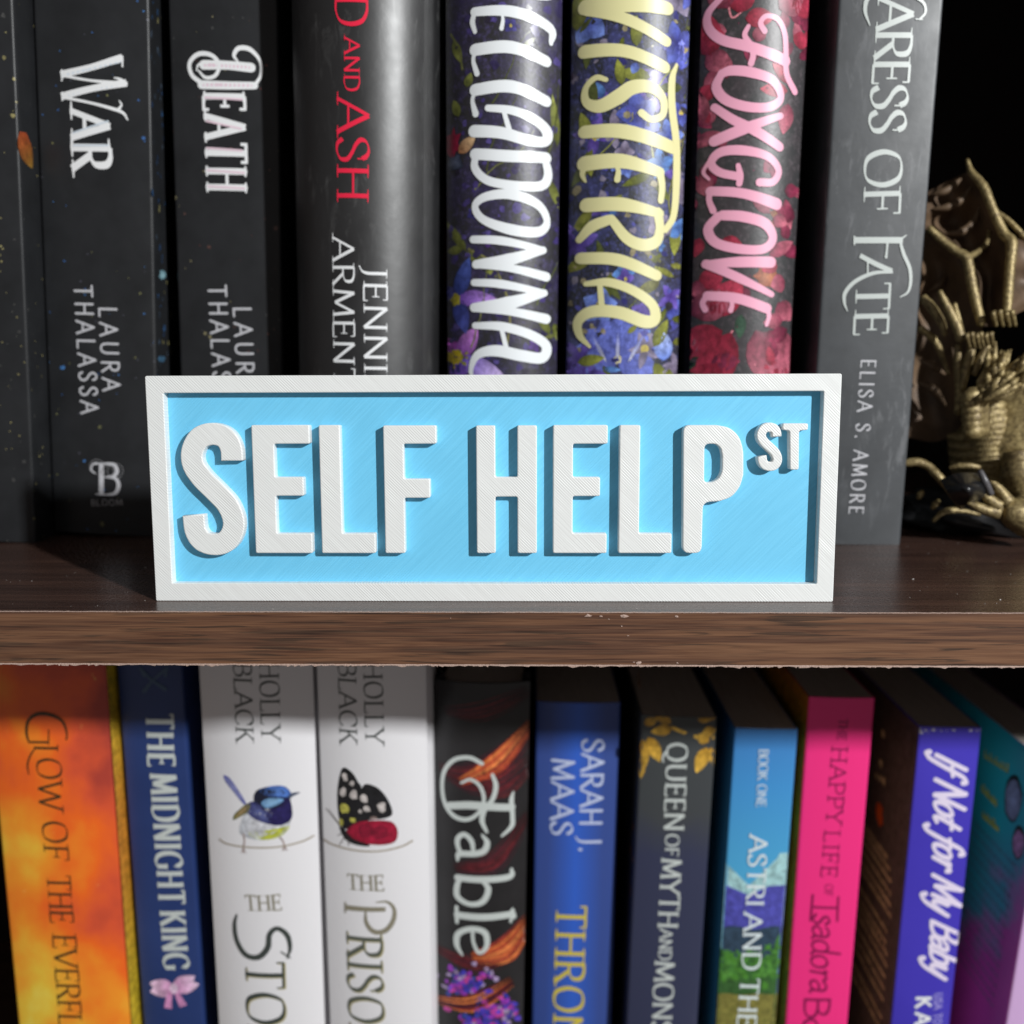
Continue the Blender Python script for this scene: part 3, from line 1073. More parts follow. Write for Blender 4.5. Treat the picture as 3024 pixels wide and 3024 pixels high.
# publisher's mark: a B with rings and the word below
ZC = (0, 1300, 2.76)
b.strokes([([(830, 190), (828, 440)], [40, 40]), ([(770, 195), (850, 190), (930, 200), (955, 250), (930, 290), (860, 300)], [10, 14, 30, 34, 26, 8]),
           ([(850, 300), (940, 310), (968, 370), (940, 430), (870, 443), (780, 440)], [8, 26, 34, 28, 12, 8]),
           ([(780, 270), (745, 240), (760, 195), (800, 180)], [10, 16, 14, 8])], ZC, I_GREY, 'publisher_mark', rnd=False)
ring = lambda cx, cy, r: ([(cx + r * cos(a * pi / 6), cy + r * sin(a * pi / 6)) for a in range(13)], [5, 5])
b.strokes([ring(940, 250, 62), ring(790, 215, 58), ring(880, 255, 48)], ZC, ink_mat('dim_grey_ink', (0.22, 0.22, 0.23)), 'publisher_mark', cross=1, rnd=False)
b.text('BLOOM', ZC, (745, 533), (1000, 530), 46, 'sans', I_GREY, 'publisher_mark', gap=.2, weight=.7)
b1 = b

b = make_book('paperback_book', 'black paperback with red specks and an ornate pinkish white title, beside the grey hardcover', 'book',
              ((494, 815, 0), (527, 836, 1150)), 80, C_BLK)
specks(b, 3, 80, [(0.16, 0.05, 0.04), (0.12, 0.06, 0.05), (0.2, 0.18, 0.1), (0.06, 0.06, 0.06)])
b.strokes([([(1010, 322), (1130, 325), (1245, 335)], [44, 40, 44]), ([(1000, 420), (1130, 425), (1262, 424)], [40, 38, 34]),
           ([(1000, 412), (950, 370), (940, 310), (985, 268), (1050, 275), (1088, 320), (1070, 375), (1020, 385), (985, 350)], [22, 20, 20, 22, 20, 18, 18, 16, 8]),
           ([(1262, 424), (1292, 370), (1288, 300), (1240, 245), (1185, 240), (1162, 275), (1180, 305)], [18, 14, 14, 22, 22, 18, 8]),
           ([(1030, 310), (985, 320), (975, 350)], [14, 10, 6])], Z1, I_WHITE, 'title_lettering')
b.strokes([([(1012, 322), (1240, 334)], [14, 14]), ([(1005, 421), (1250, 424)], [14, 14])], Z1, I_PALE, 'title_inline', rnd=False)
b.text('EATH', Z1, (1008, 462), (1024, 942), 205, 'slab', I_WHITE, weight=1.0, gap=.2)
b.strokes([([(1015, 484), (1205, 494)], [10, 10]), ([(1022, 600), (1200, 640)], [9, 9]), ([(1024, 735), (1205, 748)], [10, 10]),
           ([(1026, 845), (1215, 858)], [10, 10]), ([(1030, 925), (1215, 935)], [10, 10])], Z1, I_PALE, 'title_inline', rnd=False)
b.text('THALASSA', Z0, (615, 842), (636, 1220), 52, 'sans', I_GREY, 'author_lettering', gap=.34, weight=.85)
b.text('LAURA', Z0, (690, 907), (703, 1158), 50, 'sans', I_GREY, 'author_lettering', gap=.38, weight=.85)

C_ASH = dark_cover('glossy_charcoal_jacket', (0.010, 0.010, 0.011), 0.44, 0.8, (0.10, 0.10, 0.10), spec=.85)
b = make_book('hardcover_book', 'thick glossy charcoal hardcover with red title words and a bright streak down its spine', 'book',
              ((808, 1289, 0), (826, 1291, 1100)), 57, C_ASH, hard=True, joint=4.6, alpha=48)
b.text('BLOOD', Z0, (992, -420), (990, 74), 96, 'roman', I_RED, gap=.14)
b.text('AND', Z2, (397, 185), (397, 450), 77, 'roman', I_RED, gap=.12, weight=1.15)
b.text('ASH', Z2, (360, 485), (360, 990), 160, 'roman', I_RED, gap=.10)
b.text('ARMENTROUT', Z2, (335, 1175), (348, 2410), 110, 'roman', I_WHITE, 'author_lettering', gap=.12)
b.text('JENNIFER', Z2, (494, 1318), (500, 2180), 112, 'roman', I_WHITE, 'author_lettering', gap=.12)
for (p_, r_, c_) in (((28, 88), 5.5, (0.45, 0.005, 0.03)), ((29, 10), 6, (0.55, 0.32, 0.27)), ((28, 140), 5, (0.35, 0.35, 0.36))):
    ink = Ink(b.side(1), 0.1)
    ink.blob(p_, r_, c_, 5, .15, aspect=3.4)
    ink.make('jacket_art', M_ARTG, b.root)


def petal(ink, c, L, W, ang, col, tip, cross=3):
    n = 8
    pts = [(c[0] + cos(ang) * L * i / n, c[1] + sin(ang) * L * i / n) for i in range(n + 1)]
    ws = [W * max(0.02, sin(pi * min(1, (i / n) ** 0.8)) ** 0.8) for i in range(n + 1)]
    ink.ribbon(pts, ws, col=lambda t, s: tuple((col[j] * (1 - t) + tip[j] * t) * (1.15 - .3 * abs(s + .2)) for j in range(3)), cross=cross)


def flower(ink, c, r, col, tip, heart, n=5, a0=0.0, rng=None, wf=.55):
    for k in range(n):
        a = a0 + 2 * pi * k / n
        petal(ink, c, r * (rng.uniform(.8, 1.1) if rng else 1), r * wf, a, col, tip)
    if heart:
        ink.blob(c, r * .2, heart, n, .3, n=8)


def leaf(ink, c, L, a, rng, cols):
    col = rng.choice(cols)
    petal(ink, c, L, L * rng.uniform(.25, .42), a, tuple(x * .6 for x in col), col)


def foliage(B, seed, n, petals, leaves, dots, z0=20, z1=168, smax=5.0, part='floral_print', stems=6, nd=160):
    rng = random.Random(seed)
    ink = Ink(B.surf, 0.02)
    hw = B.w / 2
    for k in range(nd):
        ink.blob((rng.uniform(-hw, hw), rng.uniform(z0, z1)), rng.uniform(.25, 1.3), rng.choice(dots), rng.random(), .5, n=7)
    for k in range(stems):
        x, z = rng.uniform(-hw, hw), rng.uniform(z0, z1)
        a = rng.uniform(.8, 2.3)
        pts = [(x, z)]
        for q in range(8):
            a += rng.uniform(-.3, .3)
            x += cos(a) * 3; z += sin(a) * 3
            pts.append((x, z))
        ink.ribbon(pts, [.5 - .04 * i for i in range(9)], col=lambda t, s, c=rng.choice(leaves): c, cross=1)
    for k in range(n):
        c = (rng.uniform(-hw, hw), rng.uniform(z0, z1))
        r = rng.random()
        if r < .36:
            leaf(ink, c, rng.uniform(3, smax + 2), rng.uniform(0, 2 * pi), rng, leaves)
        elif r < .80:
            p, t = rng.choice(petals)
            flower(ink, c, rng.uniform(1.5, smax), p, t, rng.choice([(0.5, .4, .08), None, None]), rng.choice([4, 5, 5]), rng.random() * 6, rng, rng.uniform(.4, .9))
        else:
            p, t = rng.choice(petals)
            petal(ink, c, rng.uniform(3, smax), rng.uniform(1.5, 3), rng.uniform(0, 6.3), p, t)
    return ink


def jacket(name, base, c2, rough=0.36, scale=70, lo_=.45, hi_=.62, spec=.6):
    def build(nt, b):
        n = noise(nt, coords(nt), scale, 6, 0.7)
        c = ramp(nt, n, [(lo_, base), (hi_, c2)])
        n2 = noise(nt, coords(nt), scale * 9, 4, 0.8)
        c = mix(nt, ramp(nt, n2, [(0.5, (0,) * 3), (0.72, (0.75,) * 3)]), c, tuple(min(1, x * 3 + .01) for x in c2))
        nt.links.new(c, b.inputs['Base Color'])
        bp = N(nt, 'ShaderNodeBump'); bp.inputs['Strength'].default_value = 0.15
        bp.inputs['Distance'].default_value = 0.0003
        nt.links.new(noise(nt, coords(nt), 900, 3), bp.inputs['Height']); nt.links.new(bp.outputs[0], b.inputs['Normal'])
    return mat(name, base, rough, spec=spec, build=build)


# violet night floral
b = make_book('hardcover_book', 'dark violet floral hardcover with a big white brush title', 'book',
              ((1312, 1660, 0), (1313, 1648, 1100)), 64, jacket('violet_black_jacket', (0.020, 0.019, 0.022), (0.026, 0.020, 0.065), .42), hard=True, alpha=50)
LV = [(0.10, 0.12, 0.02), (0.16, 0.17, 0.05), (0.07, 0.08, 0.02), (0.12, 0.12, 0.06)]
ink = foliage(b, 21, 16, [((0.02, 0.02, 0.10), (0.06, 0.05, 0.26)), ((0.05, 0.02, 0.12), (0.12, 0.05, 0.3))], LV,
              [(0.03, 0.022, 0.08), (0.05, 0.035, 0.15), (0.025, 0.02, 0.04), (0.08, 0.06, 0.22)], smax=2.6, nd=230)
k = b.P(Z2, 975, 1080)
for (x, y, L, W, a, c, t) in ((950, 1475, 17, 6, 1.25, (0.02, 0.03, 0.16), (0.07, 0.11, 0.42)), (950, 1475, 17, 6, -.05, (0.12, 0.04, 0.36), (0.5, 0.28, 0.75)),
                              (950, 1475, 15, 6, -1.3, (0.02, 0.03, 0.16), (0.08, 0.10, 0.42)), (950, 1475, 9, 5, 2.6, (0.03, 0.03, 0.16), (0.09, 0.09, 0.4)),
                              (960, 1775, 15, 7, 1.0, (0.16, 0.04, 0.30), (0.62, 0.25, 0.72)), (960, 1775, 24, 8, -.45, (0.10, 0.04, 0.5), (0.7, 0.55, 0.85)),
                              (960, 1775, 10, 6, 2.2, (0.16, 0.04, 0.30), (0.5, 0.1, 0.5)), (960, 1775, 14, 7, -1.6, (0.10, 0.04, 0.4), (0.3, 0.15, 0.6))):
    petal(ink, b.P(Z2, x, y), L * .72, W * .8, a, c, t)
ink.blob(b.P(Z2, 942, 1480), 1.7, (0.35, 0.30, 0.03), 3, .3)
ink.blob(b.P(Z2, 945, 1770), 2.6, (0.5, 0.38, 0.02), 4, .25)
for q in range(9):
    ink.blob(b.P(Z2, 985 + 18 * cos(q), 1775 + 34 * sin(q * 1.7)), .45, (0.3, 0.28, 0.05), q, .2, n=7)
ink.blob(b.P(Z2, 935, 790), 2.6, (0.03, 0.04, 0.07), 7, .3, col2=(0.12, 0.14, 0.22))
ink.blob(b.P(Z2, 925, 690), 2.2, (0.25, 0.01, 0.04), 8, .4, aspect=1.8)
petal(ink, b.P(Z2, 960, 745), 6.5, 3.5, .7, (0.3, 0.12, 0.05), (0.65, 0.45, 0.25))
for (x, y, L, a) in ((960, 560, 5, 1.9), (1000, 420, 4, 1.2), (1000, 1240, 11, 2.2), (1000, 1240, 12, -.7), (1420, 1660, 8, 2.1), (1440, 1600, 7, -1.2), (1460, 700, 14, 1.7), (1420, 880, 8, -1.2),
                     (930, 170, 7, -1.2), (980, 1230, 5, 3.2)):
    petal(ink, b.P(Z2, x, y), L, 2.6, a, (0.08, 0.09, 0.02), (0.24, 0.26, 0.06))
ink.ribbon([tuple(q) for q in catmull([b.P(Z2, *p) for p in ((1010, 1230), (1110, 1290), (1180, 1400), (1220, 1560), (1200, 1750))], 5)], [.7] * 21, col=(0.18, 0.17, 0.06), cross=1)
ink.ribbon([tuple(q) for q in catmull([b.P(Z2, *p) for p in ((915, 130), (960, 220), (980, 330))], 5)], [.6] * 11, col=(0.14, 0.15, 0.05), cross=1)
ink.make('floral_print', M_ARTG, b.root)
I_BWHITE = ink_mat('glossy_white_ink', (0.80, 0.83, 0.85), 0.3)
b.strokes([([(1042, 50), (1250, 60), (1420, 115), (1425, 190)], [34, 44, 40, 16]), ([(1042, 55), (1032, 100), (1045, 150)], [18, 22, 16]), ([(1180, 70), (1185, 100), (1178, 142)], [10, 14, 18]),
           ([(1045, 240), (1230, 235), (1400, 285)], [46, 48, 44]), ([(1050, 240), (1036, 290), (1055, 360)], [16, 16, 22]),
           ([(1045, 440), (1230, 430), (1400, 485)], [46, 48, 44]), ([(1050, 440), (1032, 490), (1048, 560)], [16, 16, 26]),
           ([(1110, 535), (1240, 550), (1350, 590), (1405, 640), (1390, 690), (1300, 690), (1180, 660), (1040, 645)], [26, 34, 40, 46, 40, 44, 46, 48]),
           ([(1190, 555), (1215, 640)], [18, 22]),
           ([(1400, 770), (1220, 775), (1045, 760)], [44, 46, 44]), ([(1050, 760), (1045, 830), (1110, 895), (1240, 920), (1370, 915), (1410, 860), (1395, 770)], [26, 32, 34, 36, 38, 36, 30]),
           ([(1230, 965), (1100, 975), (1045, 1020), (1090, 1090), (1230, 1140), (1360, 1145), (1405, 1090), (1360, 1010), (1230, 965)], [40, 34, 28, 32, 44, 40, 28, 36, 42]),
           ([(1035, 1185), (1180, 1195), (1385, 1235)], [30, 34, 26]), ([(1385, 1235), (1210, 1290), (1050, 1310)], [30, 50, 34]), ([(1050, 1312), (1220, 1330), (1400, 1368)], [26, 30, 38]),
           ([(1040, 1400), (1180, 1410), (1390, 1450)], [28, 34, 26]), ([(1390, 1450), (1210, 1505), (1040, 1525)], [30, 54, 36]), ([(1040, 1530), (1220, 1545), (1400, 1580)], [26, 32, 40]),
           ([(1045, 1615), (1180, 1620), (1320, 1660), (1400, 1715), (1380, 1775), (1280, 1765), (1150, 1740), (1060, 1760), (1025, 1830), (1035, 1900)], [26, 36, 38, 40, 44, 46, 46, 34, 20, 12]),
           ([(1180, 1640), (1210, 1760)], [18, 20]), ([(1040, -165), (1230, -160), (1400, -105)], [40, 44, 40]), ([(1400, -110), (1420, -55), (1340, -35), (1240, -75), (1225, -145)], [30, 34, 30, 26, 18]), ([(1235, -115), (1200, -55), (1110, -45), (1050, -95), (1040, -160)], [20, 36, 36, 32, 26])], Z2, I_BWHITE, 'title_lettering', wk=1.22)

# blue violet floral with cream title
b = make_book('hardcover_book', 'blue floral hardcover with a cream brush title, between the violet one and the red one', 'book',
              ((1695, 2050, 0), (1674, 2012, 1100)), 64, jacket('wisteria_blue_jacket', (0.018, 0.020, 0.026), (0.04, 0.045, 0.15), .42, 110), hard=True, alpha=46)
LV2 = [(0.14, 0.16, 0.02), (0.20, 0.20, 0.05), (0.10, 0.12, 0.03), (0.26, 0.27, 0.05)]
PB = [((0.03, 0.03, 0.20), (0.11, 0.15, 0.55)), ((0.05, 0.07, 0.30), (0.20, 0.30, 0.75)), ((0.06, 0.03, 0.22), (0.17, 0.12, 0.5)), ((0.10, 0.08, 0.13), (0.30, 0.26, 0.38)),
      ((0.04, 0.10, 0.3), (0.14, 0.30, 0.68))]
ink = foliage(b, 5, 120, PB, LV2, [(0.03, 0.03, 0.16), (0.08, 0.08, 0.35), (0.03, 0.03, 0.04), (0.25, 0.22, 0.3), (0.28, 0.24, 0.14)], smax=7.5, nd=240, stems=10)
c0 = b.P(Z3, 375, 1780)
for a in (-.25, .28, .75, 1.2, 1.57, 1.95, 2.4, 2.86, 3.4):
    petal(ink, c0, 12.5, 9, a, (0.10, 0.12, 0.40), (0.15, 0.19, 0.62))
ink.blob(c0, 1.3, (0.55, 0.5, 0.3), 3, .3)
for q in range(3):
    petal(ink, (c0[0] + (q - 1) * 3.2, c0[1] - 1), 9, 1.1, 1.57 + (1 - q) * .5, (0.55, 0.55, 0.65), (0.16, 0.2, 0.6))
petal(ink, b.P(Z3, 610, 1790), 8.5, 6, 1.57, (0.12, 0.2, 0.6), (0.45, 0.55, 0.9))
petal(ink, b.P(Z3, 705, 320), 8, 5, 1.57, (0.08, 0.1, 0.5), (0.25, 0.28, 0.8))
for (x, y, L, a) in ((560, 1720, 9, 1.1), (660, 1700, 6, .2), (560, 1800, 9, -1.0), (640, 1830, 6, -1.4), (180, 1800, 8, .2), (540, 380, 9, 3.0), (240, 680, 8, 1.9), (230, 740, 7, -1.4), (400, 420, 7, 1.8),
                     (180, 120, 12, 1.5), (470, 230, 8, 1.6), (680, 1100, 9, -1.6)):
    petal(ink, b.P(Z3, x, y), L, L * .42, a, (0.10, 0.11, 0.02), (0.32, 0.34, 0.06))
ink.make('floral_print', M_ARTG, b.root)
b.strokes([([(220, 10), (420, 15), (630, 30)], [60, 70, 50]), ([(230, 30), (430, 100), (625, 195)], [40, 44, 40]),
           ([(215, 235), (420, 255), (615, 325)], [52, 48, 46]),
           ([(320, 390), (270, 375), (222, 420), (225, 490), (290, 520), (380, 480), (450, 435), (540, 430), (605, 480), (605, 560), (545, 590), (495, 560)], [18, 22, 24, 34, 52, 60, 56, 46, 34, 28, 26, 30]),
           ([(215, 640), (420, 655), (660, 720)], [50, 56, 50]), ([(680, 300), (655, 380), (655, 520), (680, 700), (680, 900), (665, 1060), (620, 1135)], [12, 30, 34, 34, 34, 30, 26]),
           ([(215, 800), (400, 800), (590, 850)], [60, 56, 40]), ([(590, 850), (602, 920), (595, 990)], [34, 28, 26]), ([(225, 800), (205, 850), (220, 890)], [26, 22, 10]), ([(370, 820), (380, 850), (375, 890)], [14, 20, 26]),
           ([(225, 1010), (400, 1015), (590, 1055)], [56, 54, 36]), ([(580, 1050), (590, 1130), (570, 1195), (500, 1215), (420, 1180), (345, 1085)], [40, 36, 46, 50, 44, 34]), ([(330, 1090), (250, 1120), (190, 1180)], [40, 46, 30]),
           ([(195, 1275), (380, 1290), (575, 1365)], [46, 48, 42]),
           ([(220, 1405), (330, 1400), (450, 1440), (550, 1510), (565, 1580), (510, 1595), (380, 1550), (250, 1545), (185, 1590), (190, 1660), (240, 1720)], [20, 34, 38, 40, 48, 52, 50, 48, 40, 30, 12]),
           ([(290, 1415), (300, 1540)], [22, 26])], Z3, I_CREAM, 'title_lettering', wk=1.22)

# red bell-flower
b = make_book('hardcover_book', 'black and red floral hardcover with a pale pink brush title', 'book',
              ((2084, 2408, 0), (2046, 2350, 1100)), 67, jacket('black_red_jacket', (0.032, 0.032, 0.034), (0.045, 0.035, 0.04), .42, 60), hard=True, alpha=42)
PR = [((0.22, 0.01, 0.03), (0.55, 0.05, 0.10)), ((0.10, 0.01, 0.03), (0.3, 0.03, 0.08)), ((0.18, 0.02, 0.05), (0.55, 0.14, 0.2))]
LR = [(0.03, 0.07, 0.04), (0.05, 0.05, 0.04)]
rng = random.Random(31)
ink = Ink(b.surf, 0.02)
hw = b.w / 2
for q in range(105):
    x = rng.choice([rng.gauss(-hw * .95, 2.4), rng.gauss(hw * .62, 3), rng.uniform(-hw, hw)])
    p, t = rng.choice(PR)
    z = rng.uniform(45, 165)
    if abs(x) < hw * .5 and rng.random() < .75:
        ink.blob((x, z), rng.uniform(.2, .5), (0.16, 0.03, 0.07), q, .4, n=7)
    else:
        petal(ink, (x, z), rng.uniform(4, 9), rng.uniform(2.5, 5.5), rng.uniform(0, 6.3), p, t)
for (x, y, L, W, a) in ((900, 1640, 15, 9, 3.6), (940, 1650, 22, 11, -1.95), (870, 1800, 10, 8, -2.0), (1060, 1640, 20, 12, -1.1), (1130, 1640, 16, 10, -.9), (980, 60, 8, 7, 1.4), (930, 30, 10, 8, 1.9),
                        (1180, 40, 9, 8, .6), (1250, 20, 9, 7, .3), (850, 260, 12, 7, 1.7), (830, 250, 8, 6, -.6), (800, 850, 7, 5, -1.2), (800, 600, 10, 6, 1.7), (1150, 1080, 5, 4, -.3),
                        (760, 1560, 13, 9, .5), (850, 1560, 13, 9, .9), (1180, 1500, 7, 6, -.8), (800, 1420, 8, 6, .7)):
    p, t = rng.choice(PR[:1] + PR[2:])
    petal(ink, b.P(Z3, x, y), L, W, a, tuple(v * .8 for v in p), t, 4)
for c_, w_ in (([(800, 1840), (880, 1720), (950, 1640)], .5), ([(1060, 1840), (1070, 1740), (1130, 1690), (1170, 1670)], .5), ([(930, 0), (950, 80), (1010, 40)], .5)):
    Q = catmull([b.P(Z3, *p) for p in c_], 5)
    ink.ribbon([tuple(q) for q in Q], [w_] * len(Q), col=(0.75, 0.25, 0.30), cross=1)
ink.blob(b.P(Z3, 1120, 1370), 4.2, (0.28, 0.07, 0.03), 7, .35, col2=(0.5, 0.18, 0.08))
ink.blob(b.P(Z3, 1190, 1080), 3.0, (0.2, 0.05, 0.03), 9, .35, col2=(0.35, 0.2, 0.06))
for (x, y, a) in ((990, 1560, -1.6), (760, 1780, .9), (720, 1800, -.6)):
    petal(ink, b.P(Z3, x, y), 7, 3.4, a, (0.02, 0.05, 0.03), (0.05, 0.12, 0.07))
ink.make('floral_print', M_ART, b.root)
b.strokes([([(900, -30), (840, 40), (845, 120), (910, 190), (1040, 235), (1215, 295)], [22, 26, 30, 36, 40, 42]),
           ([(1105, 155), (1085, 115), (1115, 80), (1175, 95), (1210, 160), (1218, 260), (1222, 360), (1270, 440)], [22, 20, 18, 20, 22, 22, 24, 26]),
           ([(1025, 130), (1008, 175), (1040, 230), (1048, 275), (1038, 315)], [16, 20, 22, 22, 24]),
           ([(900, 352), (875, 420), (920, 490), (1020, 530), (1130, 530), (1190, 480), (1150, 400), (1040, 360), (940, 345), (895, 360)], [28, 34, 36, 36, 34, 28, 34, 38, 36, 28]),
           ([(865, 520), (950, 590), (1060, 650), (1185, 725)], [28, 34, 38, 34]), ([(865, 690), (1000, 640), (1190, 570)], [40, 42, 24]),
           ([(1080, 905), (1150, 900), (1180, 840), (1120, 775), (990, 745), (890, 750), (850, 800), (890, 850), (975, 875)], [30, 28, 26, 30, 36, 34, 28, 30, 30]), ([(975, 820), (985, 870), (980, 910)], [18, 24, 24]),
           ([(840, 790), (815, 840), (840, 880)], [14, 14, 10]),
           ([(845, 940), (1000, 960), (1170, 1010)], [34, 36, 44]), ([(845, 935), (840, 985), (858, 1040)], [22, 20, 24]),
           ([(880, 1070), (835, 1130), (870, 1200), (980, 1235), (1100, 1235), (1150, 1180), (1110, 1110), (1000, 1075), (900, 1065)], [34, 34, 36, 36, 34, 34, 40, 40, 36]),
           ([(1140, 1300), (980, 1300), (825, 1305)], [42, 40, 26]), ([(825, 1305), (980, 1380), (1145, 1460)], [34, 34, 22]),
           ([(1120, 1530), (970, 1480), (830, 1465)], [38, 38, 34]), ([(830, 1465), (808, 1500), (820, 1535)], [22, 20, 22]), ([(1125, 1530), (1130, 1570), (1118, 1610)], [20, 18, 16]), ([(935, 1480), (945, 1510), (938, 1540)], [14, 16, 20])],
          Z3, I_SOFT, 'title_lettering', wk=1.3)

C_GREY = dark_cover('scuffed_grey_cover', (0.046, 0.050, 0.055), 0.48, 0.9, (0.17, 0.175, 0.185), spec=.5)
b = make_book('paperback_book', 'slim scuffed grey paperback with an elegant silver title, rightmost on the upper shelf', 'book',
              ((2481, 2788, 0), (2378, 2664, 1607)), 64, C_GREY, alpha=5)
b.strokes([([(700, 95), (728, 60), (715, 10), (640, -30), (540, -45), (450, -20), (428, 50), (450, 125)], [10, 12, 14, 22, 26, 24, 18, 6]), ([(680, 95), (712, 96)], [6, 6])], Z4, I_SILV, 'title_lettering')
b.text('ARESS', Z4, (492, -10), (447, 660), 182, 'roman', I_SILV, gap=.03, weight=1.1)
b.text('OF', Z4, (430, 745), (418, 1062), 182, 'roman', I_SILV, gap=.04, weight=1.05)
b.strokes([([(372, 1192), (615, 1192)], [30, 30]), ([(635, 1165), (605, 1195), (620, 1260), (650, 1330), (655, 1400), (640, 1450), (600, 1475)], [4, 12, 18, 18, 16, 12, 5]),
           ([(538, 1195), (535, 1240), (530, 1282)], [12, 10, 14]), ([(374, 1170), (374, 1216)], [8, 8]),
           ([(402, 1268), (480, 1310), (560, 1345)], [22, 24, 24]), ([(565, 1350), (470, 1355), (380, 1395), (330, 1450), (325, 1500), (340, 1545)], [12, 18, 20, 20, 14, 4]), ([(440, 1295), (440, 1370)], [8, 8])], Z4, I_SILV, 'title_lettering', rnd=False)
b.text('TE', Z4, (384, 1405), (372, 1662), 168, 'roman', I_SILV, gap=.06, weight=1.1)
b.text('ELISA S. AMORE', Z0, (2544, 1062), (2507, 1516), 42, 'flare', I_GREY, 'author_lettering', gap=.30, weight=.9)

# ---- lower shelf
LZ = -254.0
def fire(nt, b):
    z = sepz(nt)
    v = coords(nt, scale=(24, 24, 20), loc=(2.3, 0, 1.1))
    n = noise(nt, v, 1.25, 5, 0.48, 0.1)
    zz = math_(nt, 'MULTIPLY', math_(nt, 'SUBTRACT', z, 0.105), 4.0)      # 0 at the picture's bottom .. at the top
    f = math_(nt, 'ADD', math_(nt, 'MULTIPLY', n, 1.25), math_(nt, 'MULTIPLY', zz, -0.62))
    f = math_(nt, 'ADD', math_(nt, 'MULTIPLY', math_(nt, 'SUBTRACT', f, 0.5), 1.25), 0.50)
    x = sepz(nt, 'X')
    f = math_(nt, 'SUBTRACT', f, math_(nt, 'MULTIPLY', x, 5.5))
    c = ramp(nt, f, [(0.12, (0.42, 0.05, 0.03)), (0.28, (0.70, 0.09, 0.03)), (0.46, (0.88, 0.14, 0.012)), (0.66, (0.90, 0.30, 0.02)), (0.84, (0.85, 0.56, 0.05)), (0.95, (0.85, 0.72, 0.12))])
    s = noise(nt, coords(nt), 420, 2)
    c = mix(nt, ramp(nt, s, [(0.73, (0,) * 3), (0.78, (0.5,) * 3)]), c, (0.9, 0.5, 0.12))
    nt.links.new(c, b.inputs['Base Color'])


b = make_book('paperback_book', 'orange and yellow flame patterned book leaning at the lower left corner', 'book',
              ((-39, 315, 2130), (39, 388, 3024)), 63, mat('flame_cover', (0.6, 0.2, 0.05), 0.42, build=fire), z0=LZ, ztop=-17, alpha=12)
ink = Ink(b.side(1), .04)
for q in range(40):
    v0 = 60 + q * 4.4
    c = (0.62, 0.34 + .10 * sin(q * .22), 0.03)
    ink.ribbon([(1.2, v0), (10, v0), (60, v0)], [4.6] * 3, col=c, off=.06)
ink.make('side_art', M_ART, b.root)
b.strokes([([(350, 438), (352, 400), (330, 340), (270, 305), (200, 300), (150, 335), (140, 400), (155, 455)], [8, 8, 14, 18, 18, 16, 14, 8]), ([(160, 448), (260, 448)], [12, 12]), ([(258, 380), (258, 460)], [6, 6]),
           ([(180, 478), (305, 480)], [14, 14]), ([(190, 475), (160, 520), (145, 570), (152, 620)], [6, 9, 9, 5]), ([(305, 462), (305, 496)], [5, 5])], Z5, I_OLIVE, 'title_lettering', rnd=False)
b.text('OW', Z5, (192, 530), (208, 800), 128, 'roman', I_OLIVE, gap=.12, weight=.85)
b.text('OF', Z5, (222, 862), (235, 1065), 128, 'roman', I_OLIVE, gap=.1, weight=.85)
b.text('THE', Z5, (246, 1150), (268, 1398), 122, 'roman', I_OLIVE, gap=.1, weight=.9)
b.text('EVERFLAME', Z5, (277, 1462), (336, 2230), 122, 'roman', I_OLIVE, gap=.08, weight=.9)

def navy(nt, b):
    n = noise(nt, coords(nt), 30, 4)
    nt.links.new(ramp(nt, n, [(0.3, (0.012, 0.03, 0.12)), (0.7, (0.02, 0.045, 0.17))]), b.inputs['Base Color'])
b = make_book('paperback_book', 'navy book with a white gothic title and a small pink bow', 'book',
              ((350, 547, 2125), (423, 598, 3024)), 68, mat('navy_cover', (0.015, 0.035, 0.14), 0.4, build=navy), z0=LZ, ztop=-16)
b.text('THE', Z5, (768, 300), (782, 572), 138, 'gothic', I_SILV, gap=.18)
b.text('MIDNIGHT', Z5, (790, 618), (838, 1298), 136, 'gothic', I_SILV, gap=.18)
b.text('KING', Z5, (842, 1340), (866, 1642), 130, 'gothic', I_SILV, gap=.18)
I_EMB = ink_mat('dim_blue_ink', (0.045, 0.09, 0.16))
b.strokes([([(740, 60), (800, 120), (870, 170)], [16, 12, 20]), ([(880, 60), (810, 120), (760, 180)], [16, 12, 20]), ([(740, 60), (760, 100)], [6, 14]), ([(880, 60), (870, 100)], [6, 14])], Z5, I_EMB, 'emblem')
ink = Ink(b.surf, .05)
PK, PL = (0.62, 0.26, 0.50), (0.80, 0.58, 0.76)
bc = b.P(Z5, 915, 1745)
for a_, sg in ((3.35, 1), (2.95, 1), (.55, 1), (.15, 1)):
    petal(ink, bc, 8.6, 5.4, a_, PK, PL, 4)
for pts in (((905, 1750), (890, 1800), (885, 1850)), ((925, 1750), (945, 1800), (965, 1840))):
    Q = catmull([b.P(Z5, *p) for p in pts], 4)
    ink.ribbon([tuple(q) for q in Q], [1.4 + 1.3 * i / 8 for i in range(len(Q))], col=PK)
ink.blob(bc, 1.5, PL, 3, .1, aspect=1.3)
ink.make('pink_bow_print', M_ART, b.root)

C_WHT = mat('white_glossy_cover', (0.76, 0.75, 0.77), 0.33, spec=.5, bump=(500, .12, 3))


def holly(edges, y, lab, xs):
    b = make_book('hardcover_book', lab, 'book', edges, y, C_WHT, hard=True, z0=LZ, ztop=-16.5, joint=0.7, alpha=24)
    return b


